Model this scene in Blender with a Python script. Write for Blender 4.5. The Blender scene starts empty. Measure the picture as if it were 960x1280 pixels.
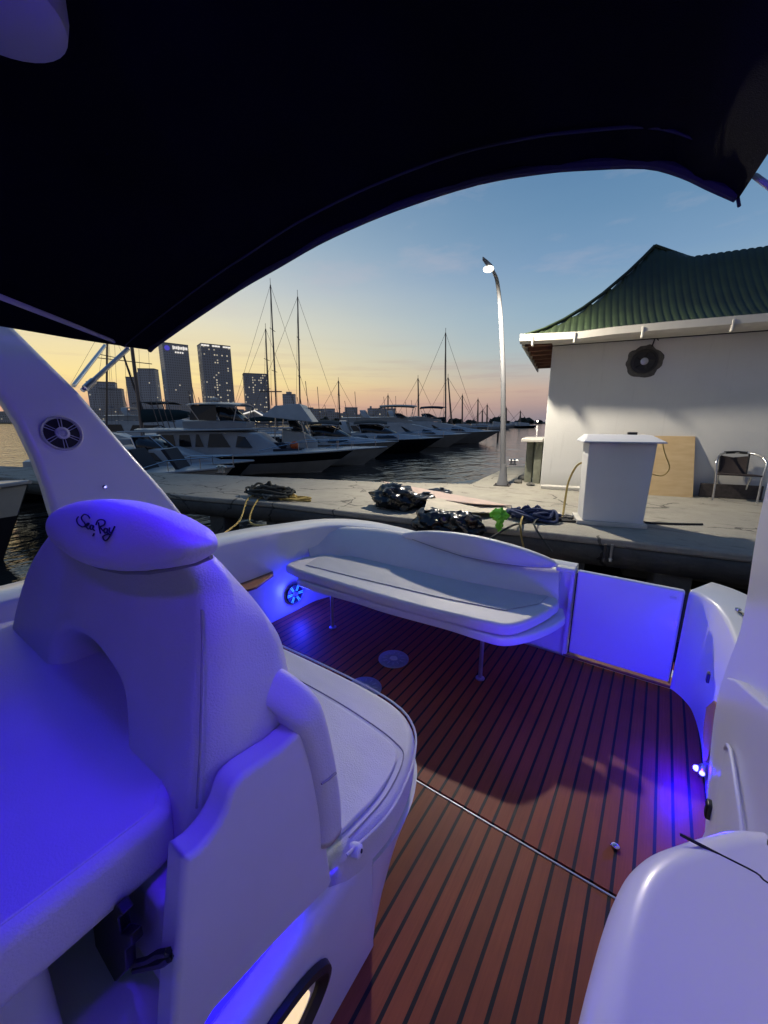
import bpy, bmesh, math, random
from mathutils import Vector, Matrix, noise
random.seed(7)
R = math.radians
PI = math.pi
sc = bpy.context.scene
COL = sc.collection

# ------------------------------------------------------------------ camera numbers (world = axes of the boat: +Y aft, +X port, z=0 the cockpit sole)
FPX, HEYE, YAW = 490.0, 1.5, R(35)
PITCH = math.atan(113 / FPX)
EYE = Vector((0, 0, HEYE))

def ray(x, y):
    a, b = (x - 480) / FPX, -(y - 640) / FPX
    fw = math.cos(PITCH) + b * math.sin(PITCH)
    up = -math.sin(PITCH) + b * math.cos(PITCH)
    return Vector((a * math.cos(YAW) - fw * math.sin(YAW), a * math.sin(YAW) + fw * math.cos(YAW), up))

def on_z(x, y, z):
    d = ray(x, y); return EYE + d * ((z - HEYE) / d.z)

def on_x(x, y, bx):
    d = ray(x, y); return EYE + d * (bx / d.x)

def on_y(x, y, by):
    d = ray(x, y); return EYE + d * (by / d.y)

def on_plane(x, y, p0, n):
    d = ray(x, y); n = Vector(n); return EYE + d * ((Vector(p0) - EYE).dot(n) / d.dot(n))

def at_f(x, y, F):                       # at a horizontal forward distance F from the eye
    d = ray(x, y)
    f = Vector((-math.sin(YAW), math.cos(YAW), 0))
    return EYE + d * (F / d.dot(f))

# ------------------------------------------------------------------ materials
class NT:
    def __init__(s, tree): s.t = tree; s.n = tree.nodes; s.l = tree.links
    def new(s, kind, **kw):
        nd = s.n.new(kind)
        for k, v in kw.items(): setattr(nd, k, v)
        return nd
    def link(s, a, b): s.l.new(a, b)
    def math(s, op, a, b=None, c=None):
        nd = s.n.new('ShaderNodeMath'); nd.operation = op
        for i, v in enumerate((a, b, c)):
            if v is None: continue
            if hasattr(v, 'is_output'): s.l.new(v, nd.inputs[i])
            else: nd.inputs[i].default_value = v
        return nd.outputs[0]
    def mix(s, fac, a, b, mode='MIX'):
        nd = s.n.new('ShaderNodeMix'); nd.data_type = 'RGBA'; nd.blend_type = mode
        for sock, v in ((nd.inputs[0], fac), (nd.inputs[6], a), (nd.inputs[7], b)):
            if hasattr(v, 'is_output'): s.l.new(v, sock)
            elif isinstance(v, (int, float)): sock.default_value = v
            else: sock.default_value = (*v, 1) if len(v) == 3 else v
        return nd.outputs[2]
    def ramp(s, fac, stops, interp='LINEAR'):
        nd = s.n.new('ShaderNodeValToRGB'); cr = nd.color_ramp; cr.interpolation = interp
        while len(cr.elements) < len(stops): cr.elements.new(0.5)
        for e, (p, c) in zip(cr.elements, stops):
            e.position = p; e.color = (*c, 1)
        s.l.new(fac, nd.inputs[0]); return nd.outputs[0]
    def noise(s, vec, scale, detail=4, rough=0.55):
        nd = s.n.new('ShaderNodeTexNoise'); nd.inputs['Scale'].default_value = scale
        nd.inputs['Detail'].default_value = detail; nd.inputs['Roughness'].default_value = rough
        if vec is not None: s.l.new(vec, nd.inputs['Vector'])
        return nd.outputs[0]
    def mapping(s, vec, scale=(1, 1, 1), loc=(0, 0, 0), rot=(0, 0, 0)):
        nd = s.n.new('ShaderNodeMapping'); nd.inputs['Scale'].default_value = scale
        nd.inputs['Location'].default_value = loc; nd.inputs['Rotation'].default_value = rot
        s.l.new(vec, nd.inputs['Vector']); return nd.outputs[0]

def srgb(r, g, b):
    return tuple(((c / 255 + 0.055) / 1.055) ** 2.4 if c > 10 else c / 255 / 12.92 for c in (r, g, b))

def base_mat(name):
    m = bpy.data.materials.new(name); m.use_nodes = True
    return m, NT(m.node_tree), m.node_tree.nodes['Principled BSDF']

def mat(name, col, rough=0.5, metal=0.0, vary=0.15, scale=6.0, bump=0.0, bscale=60.0, coat=0.0, spec=0.5, col2=None, rvary=0.0, emit=None, estr=0.0, trans=0.0, coords='Object', stretch=(1, 1, 1), wrinkle=0.0):
    m, t, p = base_mat(name)
    tc = t.new('ShaderNodeTexCoord').outputs[coords]
    if stretch != (1, 1, 1): tc = t.mapping(tc, stretch)
    n = t.noise(tc, scale)
    c2 = col2 if col2 else tuple(c * (1 - vary) for c in col)
    fac = t.math('MULTIPLY_ADD', n, 2.2, -0.6)
    fac = t.math('MAXIMUM', t.math('MINIMUM', fac, 1.0), 0.0)
    t.link(t.mix(fac, col, c2), p.inputs['Base Color'])
    p.inputs['Metallic'].default_value = metal
    p.inputs['Specular IOR Level'].default_value = spec
    if rvary: t.link(t.math('MULTIPLY_ADD', t.noise(tc, scale * 3), rvary, rough - rvary / 2), p.inputs['Roughness'])
    else: p.inputs['Roughness'].default_value = rough
    p.inputs['Coat Weight'].default_value = coat
    p.inputs['Coat Roughness'].default_value = 0.12
    if trans: p.inputs['Transmission Weight'].default_value = trans
    if emit:
        p.inputs['Emission Color'].default_value = (*emit, 1); p.inputs['Emission Strength'].default_value = estr
    if bump:
        b = t.new('ShaderNodeBump'); b.inputs['Strength'].default_value = bump; b.inputs['Distance'].default_value = 0.01
        hgt = t.noise(tc, bscale, 3)
        if wrinkle: hgt = t.math('ADD', hgt, t.math('MULTIPLY', t.noise(t.mapping(tc, (1, 1.6, 1.2)), 6.0, 2, .5), wrinkle))
        t.link(hgt, b.inputs['Height']); t.link(b.outputs[0], p.inputs['Normal'])
    return m

M = {}
M['gelcoat'] = mat('white gelcoat', (.80, .80, .80), .30, vary=.03, scale=2, coat=.2)
M['gelcoat_satin'] = mat('satin gelcoat', (.72, .71, .71), .5, vary=.08, scale=4, bump=.04, bscale=220)
M['vinyl'] = mat('cream vinyl', (.74, .73, .71), .48, vary=.07, scale=5, bump=.22, bscale=260, rvary=.15, wrinkle=2.6)
M['vinyl_shaded'] = mat('shaded vinyl', (.55, .56, .58), .55, vary=.1, scale=6, bump=.25, bscale=300, wrinkle=2.2)  # darker copy of the cream vinyl, carrying the backrest's shade on the bench
M['piping'] = mat('seam thread', (.36, .35, .35), .7)
M['dark_gap'] = mat('black rubber seam', (.012, .012, .014), .7)
M['chrome'] = mat('polished steel', (.72, .72, .74), .18, 1.0, vary=.1, scale=20)
M['alu'] = mat('brushed aluminium', (.62, .62, .62), .32, 1.0, vary=.15, scale=25)
M['canvas'] = mat('navy canvas', (.0035, .0038, .008), .95, vary=.3, scale=9, bump=.3, bscale=420, spec=.02)
M['canvas_hem'] = mat('navy canvas hem', (.016, .018, .032), .85, vary=.2, bump=.3, bscale=420)
M['strap'] = mat('grey webbing', (.34, .33, .35), .8, bump=.3, bscale=300)
M['black_plastic'] = mat('black plastic', (.012, .012, .013), .45)
M['speaker_cone'] = mat('speaker cone', (.006, .006, .008), .55)
M['speaker_grey'] = mat('speaker frame', (.55, .55, .57), .4)
M['ink'] = mat('dark blue thread', (.012, .012, .05), .7)
M['pod'] = mat('tinted light pod', (.26, .25, .30), .45, vary=.05)
M['drain'] = mat('anodised plate', (.42, .43, .46), .35, .7, vary=.25, scale=30)
M['teak_edge'] = mat('teak trim', (.34, .16, .07), .45, vary=.35, scale=8, stretch=(4, 30, 4))
M['blue_led'] = mat('blue light lens', (.1, .1, .9), .3, emit=(.22, .22, 1.0), estr=4.5)
M['blue_led_soft'] = mat('blue strip lens', (.1, .1, .9), .3, emit=(.01, .005, 1.0), estr=3)
M['badge'] = mat('purple sign disc', (.1, .1, .5), .4, emit=(.12, .10, .8), estr=.55)
M['cyan_led'] = mat('cyan speaker ring', (.1, .3, .9), .3, emit=(.05, .45, 1.0), estr=1.3)
M['warm_pane'] = mat('lit cabin port', (.8, .7, .5), .3, emit=(1.0, .74, .40), estr=.95)
M['antifoul'] = mat('dark hull paint', (.02, .02, .03), .4)
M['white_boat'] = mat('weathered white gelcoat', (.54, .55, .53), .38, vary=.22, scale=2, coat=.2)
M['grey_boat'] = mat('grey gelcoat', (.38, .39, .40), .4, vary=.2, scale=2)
M['navy_boat'] = mat('navy hull', (.012, .014, .024), .18, coat=.4)
M['black_boat'] = mat('black hull', (.008, .008, .010), .15, coat=.4)
M['boat_glass'] = mat('smoked glass', (.010, .012, .015), .08, spec=.7)
M['bimini_navy'] = mat('navy bimini', (.012, .018, .05), .8)
M['bimini_black'] = mat('black bimini', (.010, .010, .012), .8)
M['sail_teal'] = mat('teal sail cover', (.008, .03, .035), .85, bump=.4, bscale=20)
M['mast'] = mat('mast alloy', (.16, .14, .13), .4, .5)
M['wire'] = mat('rigging wire', (.10, .09, .09), .5, .5)
M['orange'] = mat('orange buoy', (.75, .14, .03), .5)
M['cushion_navy'] = mat('dark sun pad', (.02, .022, .035), .75, bump=.2, bscale=60)
M['concrete'] = None
M['wood_pale'] = mat('bare plywood', (.62, .46, .25), .65, vary=.2, scale=3, stretch=(1, 1, 5), col2=(.52, .36, .18))
M['board_pink'] = mat('pinkish board', (.55, .42, .36), .7, vary=.25, scale=5)
M['board_beige'] = mat('beige board', (.60, .54, .42), .7, vary=.25, scale=5)
M['lectern'] = mat('grey white laminate', (.80, .79, .77), .5, vary=.06, scale=3)
M['lectern_top'] = mat('grey laminate top', (.60, .61, .64), .45, vary=.08)
M['bag'] = mat('black polythene', (.008, .008, .009), .22, bump=1.0, bscale=14, spec=.6)
M['rope_yellow'] = mat('yellow rope', (.48, .35, .10), .8, vary=.4, scale=40)
M['rope_dark'] = mat('dark rope', (.04, .045, .04), .85, vary=.4, scale=40)
M['rope_grey'] = mat('grey rope', (.20, .20, .17), .85, vary=.4, scale=40)
M['rope_blue'] = mat('blue rope', (.03, .05, .14), .8, vary=.4, scale=40)
M['green_rag'] = mat('lime plastic', (.22, .75, .05), .5, vary=.3)
M['cable'] = mat('black cable', (.012, .012, .012), .5)
M['pole_white'] = mat('galvanised white pole', (.20, .205, .22), .55, vary=.2, scale=3)
M['lamp_glow'] = mat('street lamp lens', (.9, .9, .8), .3, emit=(1.0, .90, .70), estr=4)
M['far_lamp'] = mat('far lamp lens', (.9, .9, .8), .3, emit=(1.0, .92, .75), estr=10)
M['led_white'] = mat('white light line', (.9, .9, .9), .3, emit=(1.0, .93, .82), estr=.9)
M['mesh_fabric'] = mat('brown mesh fabric', (.045, .032, .03), .8, bump=.4, bscale=400)
M['roof_wood'] = mat('brown rafters', (.20, .09, .05), .7, vary=.4, scale=5)
M['fascia'] = mat('cream fascia', (.66, .63, .56), .55, vary=.15, scale=4)
M['cardboard'] = mat('cardboard', (.52, .40, .24), .8, vary=.15)
M['fan_dark'] = mat('fan housing', (.02, .02, .02), .5)
M['mortar'] = mat('bare mortar', (.14, .135, .12), .95, vary=.4, scale=18, bump=1, bscale=50)
M['post_stone'] = mat('mossy concrete', (.24, .25, .19), .9, vary=.4, scale=7, bump=.5, bscale=40)
M['steel_dark'] = mat('rusted steel', (.10, .085, .08), .6, .4, vary=.5, scale=20)
M['trees'] = mat('dark mangrove', (.020, .030, .018), .9, vary=.5, scale=.4)
M['shore'] = mat('far shore', (.05, .05, .045), .9)
M['city_low'] = mat('low city blocks', (.34, .34, .35), .8)

def teak(name, c1, c2, x0, pitch=.0567, cw=.0108):
    m, t, p = base_mat(name)
    o = t.new('ShaderNodeTexCoord').outputs['Object']
    sx = t.new('ShaderNodeSeparateXYZ'); t.link(o, sx.inputs[0])
    u = t.math('DIVIDE', t.math('SUBTRACT', sx.outputs[0], x0), pitch)
    fr = t.math('FRACT', t.math('ADD', u, 100.5))
    d = t.math('ABSOLUTE', t.math('SUBTRACT', fr, .5))
    caulk = t.math('LESS_THAN', d, cw / pitch / 2)
    idx = t.math('FLOOR', t.math('ADD', u, 100.0))
    wn = t.new('ShaderNodeTexWhiteNoise', noise_dimensions='1D'); t.link(idx, wn.inputs['W'])
    grain = t.noise(t.mapping(o, (150, 5, 1)), 1.0, 6, .65)
    patch = t.noise(o, 3.2, 4)
    wood = t.mix(t.math('MULTIPLY_ADD', grain, 1.6, -.3), c1, c2)
    wood = t.mix(t.math('MULTIPLY', wn.outputs[0], .55), wood, tuple(c * .55 for c in c1))
    wood = t.mix(t.math('MULTIPLY', t.math('MAXIMUM', t.math('SUBTRACT', patch, .48), 0), 1.6), wood, tuple(c * .45 for c in c2))
    t.link(t.mix(caulk, wood, (.006, .006, .007)), p.inputs['Base Color'])
    t.link(t.math('MULTIPLY_ADD', grain, .25, .38), p.inputs['Roughness']); p.inputs['Specular IOR Level'].default_value = .28
    b = t.new('ShaderNodeBump'); b.inputs['Strength'].default_value = .5; b.inputs['Distance'].default_value = .002
    t.link(t.math('SUBTRACT', t.math('MULTIPLY', grain, .35), caulk), b.inputs['Height']); t.link(b.outputs[0], p.inputs['Normal'])
    return m
M['teak'] = teak('oiled teak planking', (.33, .072, .023), (.21, .042, .014), -.0255)
M['teak_worn'] = teak('worn teak hatch', (.33, .095, .032), (.22, .055, .019), -.0285)

def concrete(name, c1, c2, dark):
    m, t, p = base_mat(name)
    o = t.new('ShaderNodeTexCoord').outputs['Object']
    a = t.noise(o, 1.1, 6, .65); b_ = t.noise(o, 9, 5, .7); c = t.noise(t.mapping(o, (.5, 2.2, 1)), 2.3, 6, .7)
    col = t.mix(t.math('MULTIPLY_ADD', a, 2.4, -.7), c1, c2)
    st = t.math('MAXIMUM', t.math('MULTIPLY_ADD', c, 5.0, -2.85), 0)
    col = t.mix(t.math('MINIMUM', st, .75), col, dark)
    col = t.mix(t.math('MULTIPLY', b_, .45), col, dark)
    wv = t.new('ShaderNodeVectorMath', operation='ADD'); t.link(o, wv.inputs[0])
    wn = t.new('ShaderNodeTexNoise'); wn.inputs['Scale'].default_value = 1.7; wn.inputs['Detail'].default_value = 5; t.link(o, wn.inputs['Vector'])
    ws = t.new('ShaderNodeVectorMath', operation='SCALE'); ws.inputs['Scale'].default_value = .7; t.link(wn.outputs['Color'], ws.inputs[0]); t.link(ws.outputs[0], wv.inputs[1])
    vo = t.new('ShaderNodeTexVoronoi', feature='DISTANCE_TO_EDGE'); vo.inputs['Scale'].default_value = .55; t.link(wv.outputs[0], vo.inputs['Vector'])
    crack = t.math('MULTIPLY', t.math('LESS_THAN', vo.outputs[0], .009), t.math('GREATER_THAN', a, .47))
    col = t.mix(t.math('MULTIPLY', crack, .8), col, tuple(c_ * .4 for c_ in dark))
    sp = t.noise(o, 3.6, 5, .75)
    col = t.mix(t.math('MULTIPLY', t.math('MINIMUM', t.math('MAXIMUM', t.math('MULTIPLY_ADD', sp, 7.0, -4.0), 0), 1), .55), col, dark)
    t.link(col, p.inputs['Base Color']); p.inputs['Roughness'].default_value = .88
    bp = t.new('ShaderNodeBump'); bp.inputs['Strength'].default_value = .6; bp.inputs['Distance'].default_value = .02
    t.link(t.noise(o, 30, 6, .7), bp.inputs['Height']); t.link(bp.outputs[0], p.inputs['Normal'])
    return m
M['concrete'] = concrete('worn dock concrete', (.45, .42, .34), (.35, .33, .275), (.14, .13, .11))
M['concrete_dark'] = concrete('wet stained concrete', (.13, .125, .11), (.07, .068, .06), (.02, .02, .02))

def wall_paint():
    m, t, p = base_mat('painted render')
    o = t.new('ShaderNodeTexCoord').outputs['Object']
    sx = t.new('ShaderNodeSeparateXYZ'); t.link(o, sx.inputs[0])
    n = t.noise(o, 1.6, 6, .65)
    drip = t.noise(t.mapping(o, (5, 5, .35)), 2.0, 5, .7)
    col = t.mix(n, (.79, .78, .74), (.68, .67, .63))
    col = t.mix(t.math('MULTIPLY', t.math('MAXIMUM', t.math('MULTIPLY_ADD', drip, 4.0, -2.3), 0), .35), col, (.42, .41, .37))
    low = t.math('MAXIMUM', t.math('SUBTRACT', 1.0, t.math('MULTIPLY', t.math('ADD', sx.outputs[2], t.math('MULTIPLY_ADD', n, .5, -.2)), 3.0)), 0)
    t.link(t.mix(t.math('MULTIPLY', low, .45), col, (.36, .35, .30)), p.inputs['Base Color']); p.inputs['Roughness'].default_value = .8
    bp = t.new('ShaderNodeBump'); bp.inputs['Strength'].default_value = .25; bp.inputs['Distance'].default_value = .01
    t.link(t.noise(o, 45, 4), bp.inputs['Height']); t.link(bp.outputs[0], p.inputs['Normal'])
    return m
M['wall'] = wall_paint()
M['roof_green'] = mat('green painted corrugated sheet', (.026, .044, .014), .6, vary=.6, scale=1.6, bump=.1, bscale=30, stretch=(1, 1, 1), rvary=.2)

def tower_mat(name, wall, wcol, warm, lit, su, sz, est=.8, seed=0.0):
    m, t, p = base_mat(name)
    o = t.new('ShaderNodeTexCoord').outputs['Object']
    sx = t.new('ShaderNodeSeparateXYZ'); t.link(o, sx.inputs[0])
    u = t.math('DIVIDE', t.math('ADD', sx.outputs[0], t.math('MULTIPLY', sx.outputs[1], 1.0)), su)
    v = t.math('DIVIDE', sx.outputs[2], sz)
    fu, fv = t.math('FRACT', u), t.math('FRACT', v)
    win = t.math('MULTIPLY', t.math('MULTIPLY', t.math('GREATER_THAN', fu, .25), t.math('LESS_THAN', fu, .8)),
                 t.math('MULTIPLY', t.math('GREATER_THAN', fv, .3), t.math('LESS_THAN', fv, .82)))
    cb = t.new('ShaderNodeCombineXYZ'); t.link(t.math('FLOOR', u), cb.inputs[0]); t.link(t.math('FLOOR', v), cb.inputs[1]); cb.inputs[2].default_value = seed
    wn = t.new('ShaderNodeTexWhiteNoise', noise_dimensions='3D'); t.link(cb.outputs[0], wn.inputs['Vector'])
    col1 = t.new('ShaderNodeTexWhiteNoise', noise_dimensions='1D'); t.link(t.math('ADD', t.math('FLOOR', u), seed), col1.inputs['W'])
    thr = t.math('MULTIPLY_ADD', col1.outputs[0], lit * 1.6, lit * .2)
    on = t.math('MULTIPLY', win, t.math('LESS_THAN', wn.outputs[0], thr))
    t.link(t.mix(win, wall, wcol), p.inputs['Base Color'])
    p.inputs['Roughness'].default_value = .5
    p.inputs['Emission Color'].default_value = (*warm, 1)
    t.link(t.math('ADD', t.math('MULTIPLY', on, t.math('MULTIPLY_ADD', wn.outputs[0], est / lit * .3, est * .6)), t.math('MULTIPLY', win, .035)), p.inputs['Emission Strength'])  # every window also glows a little, standing in for haze over the towers
    return m

# ------------------------------------------------------------------ mesh builder
XF = {}                                          # thing -> its world matrix
class MB:
    def __init__(s): s.v = []; s.f = []
    def add(s, verts, faces):
        o = len(s.v); s.v += [Vector(q) for q in verts]; s.f += [tuple(i + o for i in f) for f in faces]; return s
    def box(s, c, size, rot=None):
        hx, hy, hz = (q / 2 for q in size); c = Vector(c)
        vs = [Vector((x, y, z)) for z in (-hz, hz) for y in (-hy, hy) for x in (-hx, hx)]
        if rot is not None: vs = [rot @ q for q in vs]
        return s.add([c + q for q in vs], [(0, 2, 3, 1), (4, 5, 7, 6), (0, 1, 5, 4), (2, 6, 7, 3), (0, 4, 6, 2), (1, 3, 7, 5)])
    def prism(s, poly, ext):
        n = len(poly); ext = Vector(ext); poly = [Vector(q) for q in poly]
        nrm = Vector((0, 0, 0))
        for i in range(n): nrm += (poly[i] - poly[0]).cross(poly[(i + 1) % n] - poly[0])
        if nrm.dot(ext) > 0: poly = poly[::-1]
        return s.add(poly + [q + ext for q in poly],
                     [tuple(range(n)), tuple(range(2 * n - 1, n - 1, -1))] + [(i, n + i, n + (i + 1) % n, (i + 1) % n) for i in range(n)])
    def loft(s, rings, cap=True, closed=True):
        n = len(rings[0]); vs = [q for r in rings for q in r]; fs = []
        for k in range(len(rings) - 1):
            for i in range(n if closed else n - 1):
                a, b = k * n + i, k * n + (i + 1) % n
                fs.append((a, b, b + n, a + n))
        if cap and closed:
            fs.append(tuple(range(n))[::-1]); fs.append(tuple(range((len(rings) - 1) * n, len(rings) * n)))
        return s.add(vs, fs)
    def tube(s, pts, r, n=8, r1=None):
        pts = [Vector(q) for q in pts]; rings = []
        up = None
        for i, q in enumerate(pts):
            d = (pts[min(i + 1, len(pts) - 1)] - pts[max(i - 1, 0)]).normalized()
            if up is None:
                up = Vector((0, 0, 1)) if abs(d.z) < .9 else Vector((1, 0, 0))
            a = (up - d * up.dot(d)).normalized(); b = d.cross(a); up = a
            rr = r if r1 is None else r + (r1 - r) * i / (len(pts) - 1)
            rings.append([q + (a * math.cos(2 * PI * k / n) + b * math.sin(2 * PI * k / n)) * rr for k in range(n)])
        return s.loft(rings)
    def disc(s, c, axis, r, h, n=32, r2=None):
        axis = Vector(axis).normalized()
        return s.tube([Vector(c), Vector(c) + axis * h], r, n, r2)
    def lathe(s, c, prof, n=24, axis=None):
        q = Vector((0, 0, 1)).rotation_difference(Vector(axis)) if axis is not None else None
        rings = []
        for (r, z) in prof:
            ring = [Vector((r * math.cos(2 * PI * k / n), r * math.sin(2 * PI * k / n), z)) for k in range(n)]
            if q: ring = [q @ w for w in ring]
            rings.append([Vector(c) + w for w in ring])
        return s.loft(rings)
    def ico(s, c, r, sub=2, scale=(1, 1, 1), rough=0.0, freq=2.0, seed=0.0):
        bm = bmesh.new(); bmesh.ops.create_icosphere(bm, subdivisions=sub, radius=1)
        vs = []
        for q in bm.verts:
            k = 1 + rough * noise.fractal(q.co * freq + Vector((seed, seed * 1.7, 0)), 1.0, 2.0, 4) if rough else 1
            vs.append(Vector(c) + Vector((q.co.x * scale[0], q.co.y * scale[1], q.co.z * scale[2])) * r * k)
        fs = [tuple(w.index for w in f.verts) for f in bm.faces]; bm.free()
        return s.add(vs, fs)
    def build(s, name, m, parent=None, bevel=0.0, seg=3, smooth=40, local=False, sub=0, recalc=True, wn=False):
        me = bpy.data.meshes.new(name)
        me.from_pydata([tuple(q) for q in s.v], [], s.f)
        if recalc:
            bm = bmesh.new(); bm.from_mesh(me); bmesh.ops.recalc_face_normals(bm, faces=bm.faces); bm.to_mesh(me); bm.free()
        o = bpy.data.objects.new(name, me); COL.objects.link(o)
        if parent is not None:
            o.parent = parent
            X = XF[parent]; XF[o] = X
            if not local: me.transform(X.inverted())
        else:
            XF[o] = Matrix()
        if isinstance(m, (list, tuple)):
            for q in m: me.materials.append(q)
        else: me.materials.append(m)
        if smooth:
            me.shade_smooth()
            if not bevel and not (wn or getattr(s, 'wn', False)): me.set_sharp_from_angle(angle=R(smooth))
        if bevel:
            b = o.modifiers.new('edge', 'BEVEL'); b.width = bevel; b.segments = seg; b.limit_method = 'ANGLE'; b.angle_limit = R(42)
            if smooth:
                wn = o.modifiers.new('flat faces', 'WEIGHTED_NORMAL'); wn.weight = 80
        if sub:
            q = o.modifiers.new('soft', 'SUBSURF'); q.levels = sub; q.render_levels = sub
        if getattr(s, 'wn', False):
            q = o.modifiers.new('flat faces', 'WEIGHTED_NORMAL'); q.weight = 90
        me.update()
        return o

def tag(o, label=None, cat=None, group=None, kind=None):
    if label: o['label'] = label
    if cat: o['category'] = cat
    if group: o['group'] = group
    if kind: o['kind'] = kind
    return o

def thing(name, loc, label, cat, rz=0.0, group=None):
    o = bpy.data.objects.new(name, None); COL.objects.link(o); o.empty_display_size = .2
    o.location = loc; o.rotation_euler = (0, 0, rz)
    XF[o] = Matrix.Translation(Vector(loc)) @ Matrix.Rotation(rz, 4, 'Z')
    return tag(o, label, cat, group)

def smooth_path(pts, k=6, closed=False):
    pts = [Vector(q) for q in pts]; n = len(pts); out = []
    rng = range(n) if closed else range(n - 1)
    for i in rng:
        if closed: p0, p1, p2, p3 = pts[i - 1], pts[i], pts[(i + 1) % n], pts[(i + 2) % n]
        else: p0, p1, p2, p3 = pts[max(i - 1, 0)], pts[i], pts[i + 1], pts[min(i + 2, n - 1)]
        for j in range(k):
            t = j / k
            out.append(.5 * ((2 * p1) + (p2 - p0) * t + (2 * p0 - 5 * p1 + 4 * p2 - p3) * t * t + (3 * p1 - p0 - 3 * p2 + p3) * t ** 3))
    if not closed: out.append(pts[-1])
    return out

def inset_ring(pts, nrm, d):
    n = len(pts); out = []; nrm = Vector(nrm).normalized()
    area = Vector((0, 0, 0))
    for i in range(n): area += (pts[i] - pts[0]).cross(pts[(i + 1) % n] - pts[0])
    sg = 1 if area.dot(nrm) > 0 else -1
    for i in range(n):
        e1 = (pts[i] - pts[i - 1]); e2 = (pts[(i + 1) % n] - pts[i])
        if e1.length < 1e-6: e1 = e2
        if e2.length < 1e-6: e2 = e1
        m1 = nrm.cross(e1.normalized()) * sg; m2 = nrm.cross(e2.normalized()) * sg
        m = m1 + m2; l = m.length
        m = m / l if l > 1e-4 else m1
        k = 1 / max(m.dot(m1), .5)
        out.append(pts[i] + m * d * k)
    return out

def rounded(pts, ext, r, seg=5, back=None):
    # solid on an outline: the face at pts and the face at pts+ext both get rounded rims
    ext = Vector(ext); nrm = ext.normalized(); th = ext.length; rings = []
    for k in range(seg + 1):
        a = PI / 2 * k / seg
        rings.append([q + nrm * (r - r * math.sin(a)) * 1.0 for q in inset_ring(pts, nrm, r - r * math.cos(PI / 2 - a))])
    rings = []
    for k in range(seg + 1):
        a = PI / 2 * k / seg
        rings.append([q + nrm * (r * (1 - math.sin(a))) for q in inset_ring(pts, nrm, r * (1 - math.cos(a)))][::1])
    rings = rings[::-1]
    bk = []
    for k in range(seg + 1):
        a = PI / 2 * k / seg
        bk.append([q + nrm * (th - r * (1 - math.sin(a))) for q in inset_ring(pts, nrm, r * (1 - math.cos(a)))])
    if back: bk = [[back(q) for q in ring] for ring in bk]
    b = MB(); b.wn = True; b.loft(rings + bk); return b

def sweep(inner, outer, nrm, th, r, seg=5, mod=None):
    # rounded-rectangle section between two edge lines, th deep along nrm
    nrm = Vector(nrm).normalized(); rings = []
    for p, q in zip(inner, outer):
        c = (p + q) / 2 + nrm * th / 2; w = (q - p); a = w.length / 2; w = w.normalized(); b_ = th / 2; rr = min(r, a * .9, b_ * .95); ring = []
        for sx_, sy_, a0 in ((1, 1, 0), (-1, 1, 90), (-1, -1, 180), (1, -1, 270)):
            for k in range(seg + 1):
                an = R(a0 + 90 * k / seg)
                ring.append(c + w * (sx_ * (a - rr) + rr * math.cos(an)) + nrm * (sy_ * (b_ - rr) + rr * math.sin(an)))
        rings.append([mod(q_) for q_ in ring] if mod else ring)
    b = MB(); b.wn = True; b.loft(rings); return b

def pillow(pts, nrm, hf, hb, p=2.6, k=7):
    c = sum(pts, Vector()) / len(pts); nrm = Vector(nrm).normalized(); rings = []
    for i in range(-k, k + 1):
        a = PI / 2 * i / k * .985
        s_ = math.cos(a) ** (2 / p); h_ = math.copysign(abs(math.sin(a)) ** (2 / p), a)
        rings.append([c + (q - c) * s_ + nrm * h_ * (hf if h_ > 0 else hb) for q in pts])
    b = MB(); b.loft(rings); return b

def light(name, kind, loc, power, color, target=None, **kw):
    l = bpy.data.lights.new(name, kind); l.energy = power; l.color = color
    for k, v in kw.items(): setattr(l, k, v)
    o = bpy.data.objects.new(name, l); COL.objects.link(o); o.location = loc
    if target is not None:
        o.rotation_euler = (Vector(target) - Vector(loc)).to_track_quat('-Z', 'Y').to_euler()
    return o
WZ = -0.8                                        # water level

# ================================================================== THE BOAT WE STAND IN
boat = thing('motor_cruiser', (-1.0, 1.0, -0.1), 'white motor cruiser cockpit with teak planked sole and radar arch, lit blue', 'boat')

# --- sole
def sole_poly(y0, y1):
    right = [(.335, y0), (.335, 1.7), (.34, 2.15), (.335, 2.36), (.30, 2.47), (.235, 2.56)]
    r = [q for q in right if y0 <= q[1] <= y1]
    if y1 < 2.5: r.append((.335, y1))
    left = [(-2.05, 2.56), (-2.2, 2.42), (-2.27, 2.2), (-2.27, y0)] if y1 > 2.5 else [(-2.27, y1), (-2.27, y0)]
    return r + left
b = MB(); b.prism([(x, y, 0) for x, y in sole_poly(1.222, 2.6)], (0, 0, -.03)); b.build('cockpit_sole', M['teak'], boat, smooth=0)
b = MB(); b.prism([(x, y, 0) for x, y in sole_poly(-1.2, 1.212)], (0, 0, -.03)); b.build('sole_hatch', M['teak_worn'], boat, smooth=0)
b = MB(); b.box((-.97, 1.2085, .001), (2.6, .006, .003)); b.build('hatch_trim', M['drain'], boat, smooth=0)
b = MB(); b.box((-.97, .7, -.06), (3.0, 4.2, .04)); b.build('sole_bed', M['dark_gap'], boat, smooth=0)
for (x, y) in ((-1.246, 1.888), (-1.226, 1.557)):
    b = MB(); b.lathe((x, y, 0), [(.098, 0), (.098, .004), (.088, .008), (.03, .008), (.028, .003), (.001, .003)], 36)
    s_ = b.build('table_socket', M['drain'], boat)
    b = MB()
    for k in range(12):
        a = 2 * PI * k / 12
        b.box((x + .06 * math.cos(a), y + .06 * math.sin(a), .009), (.025, .005, .003), Matrix.Rotation(a, 3, 'Z'))
    b.disc((x, y, .004), (0, 0, 1), .026, .005, 16)
    b.build('socket_cap', M['speaker_grey'], s_)
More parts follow.
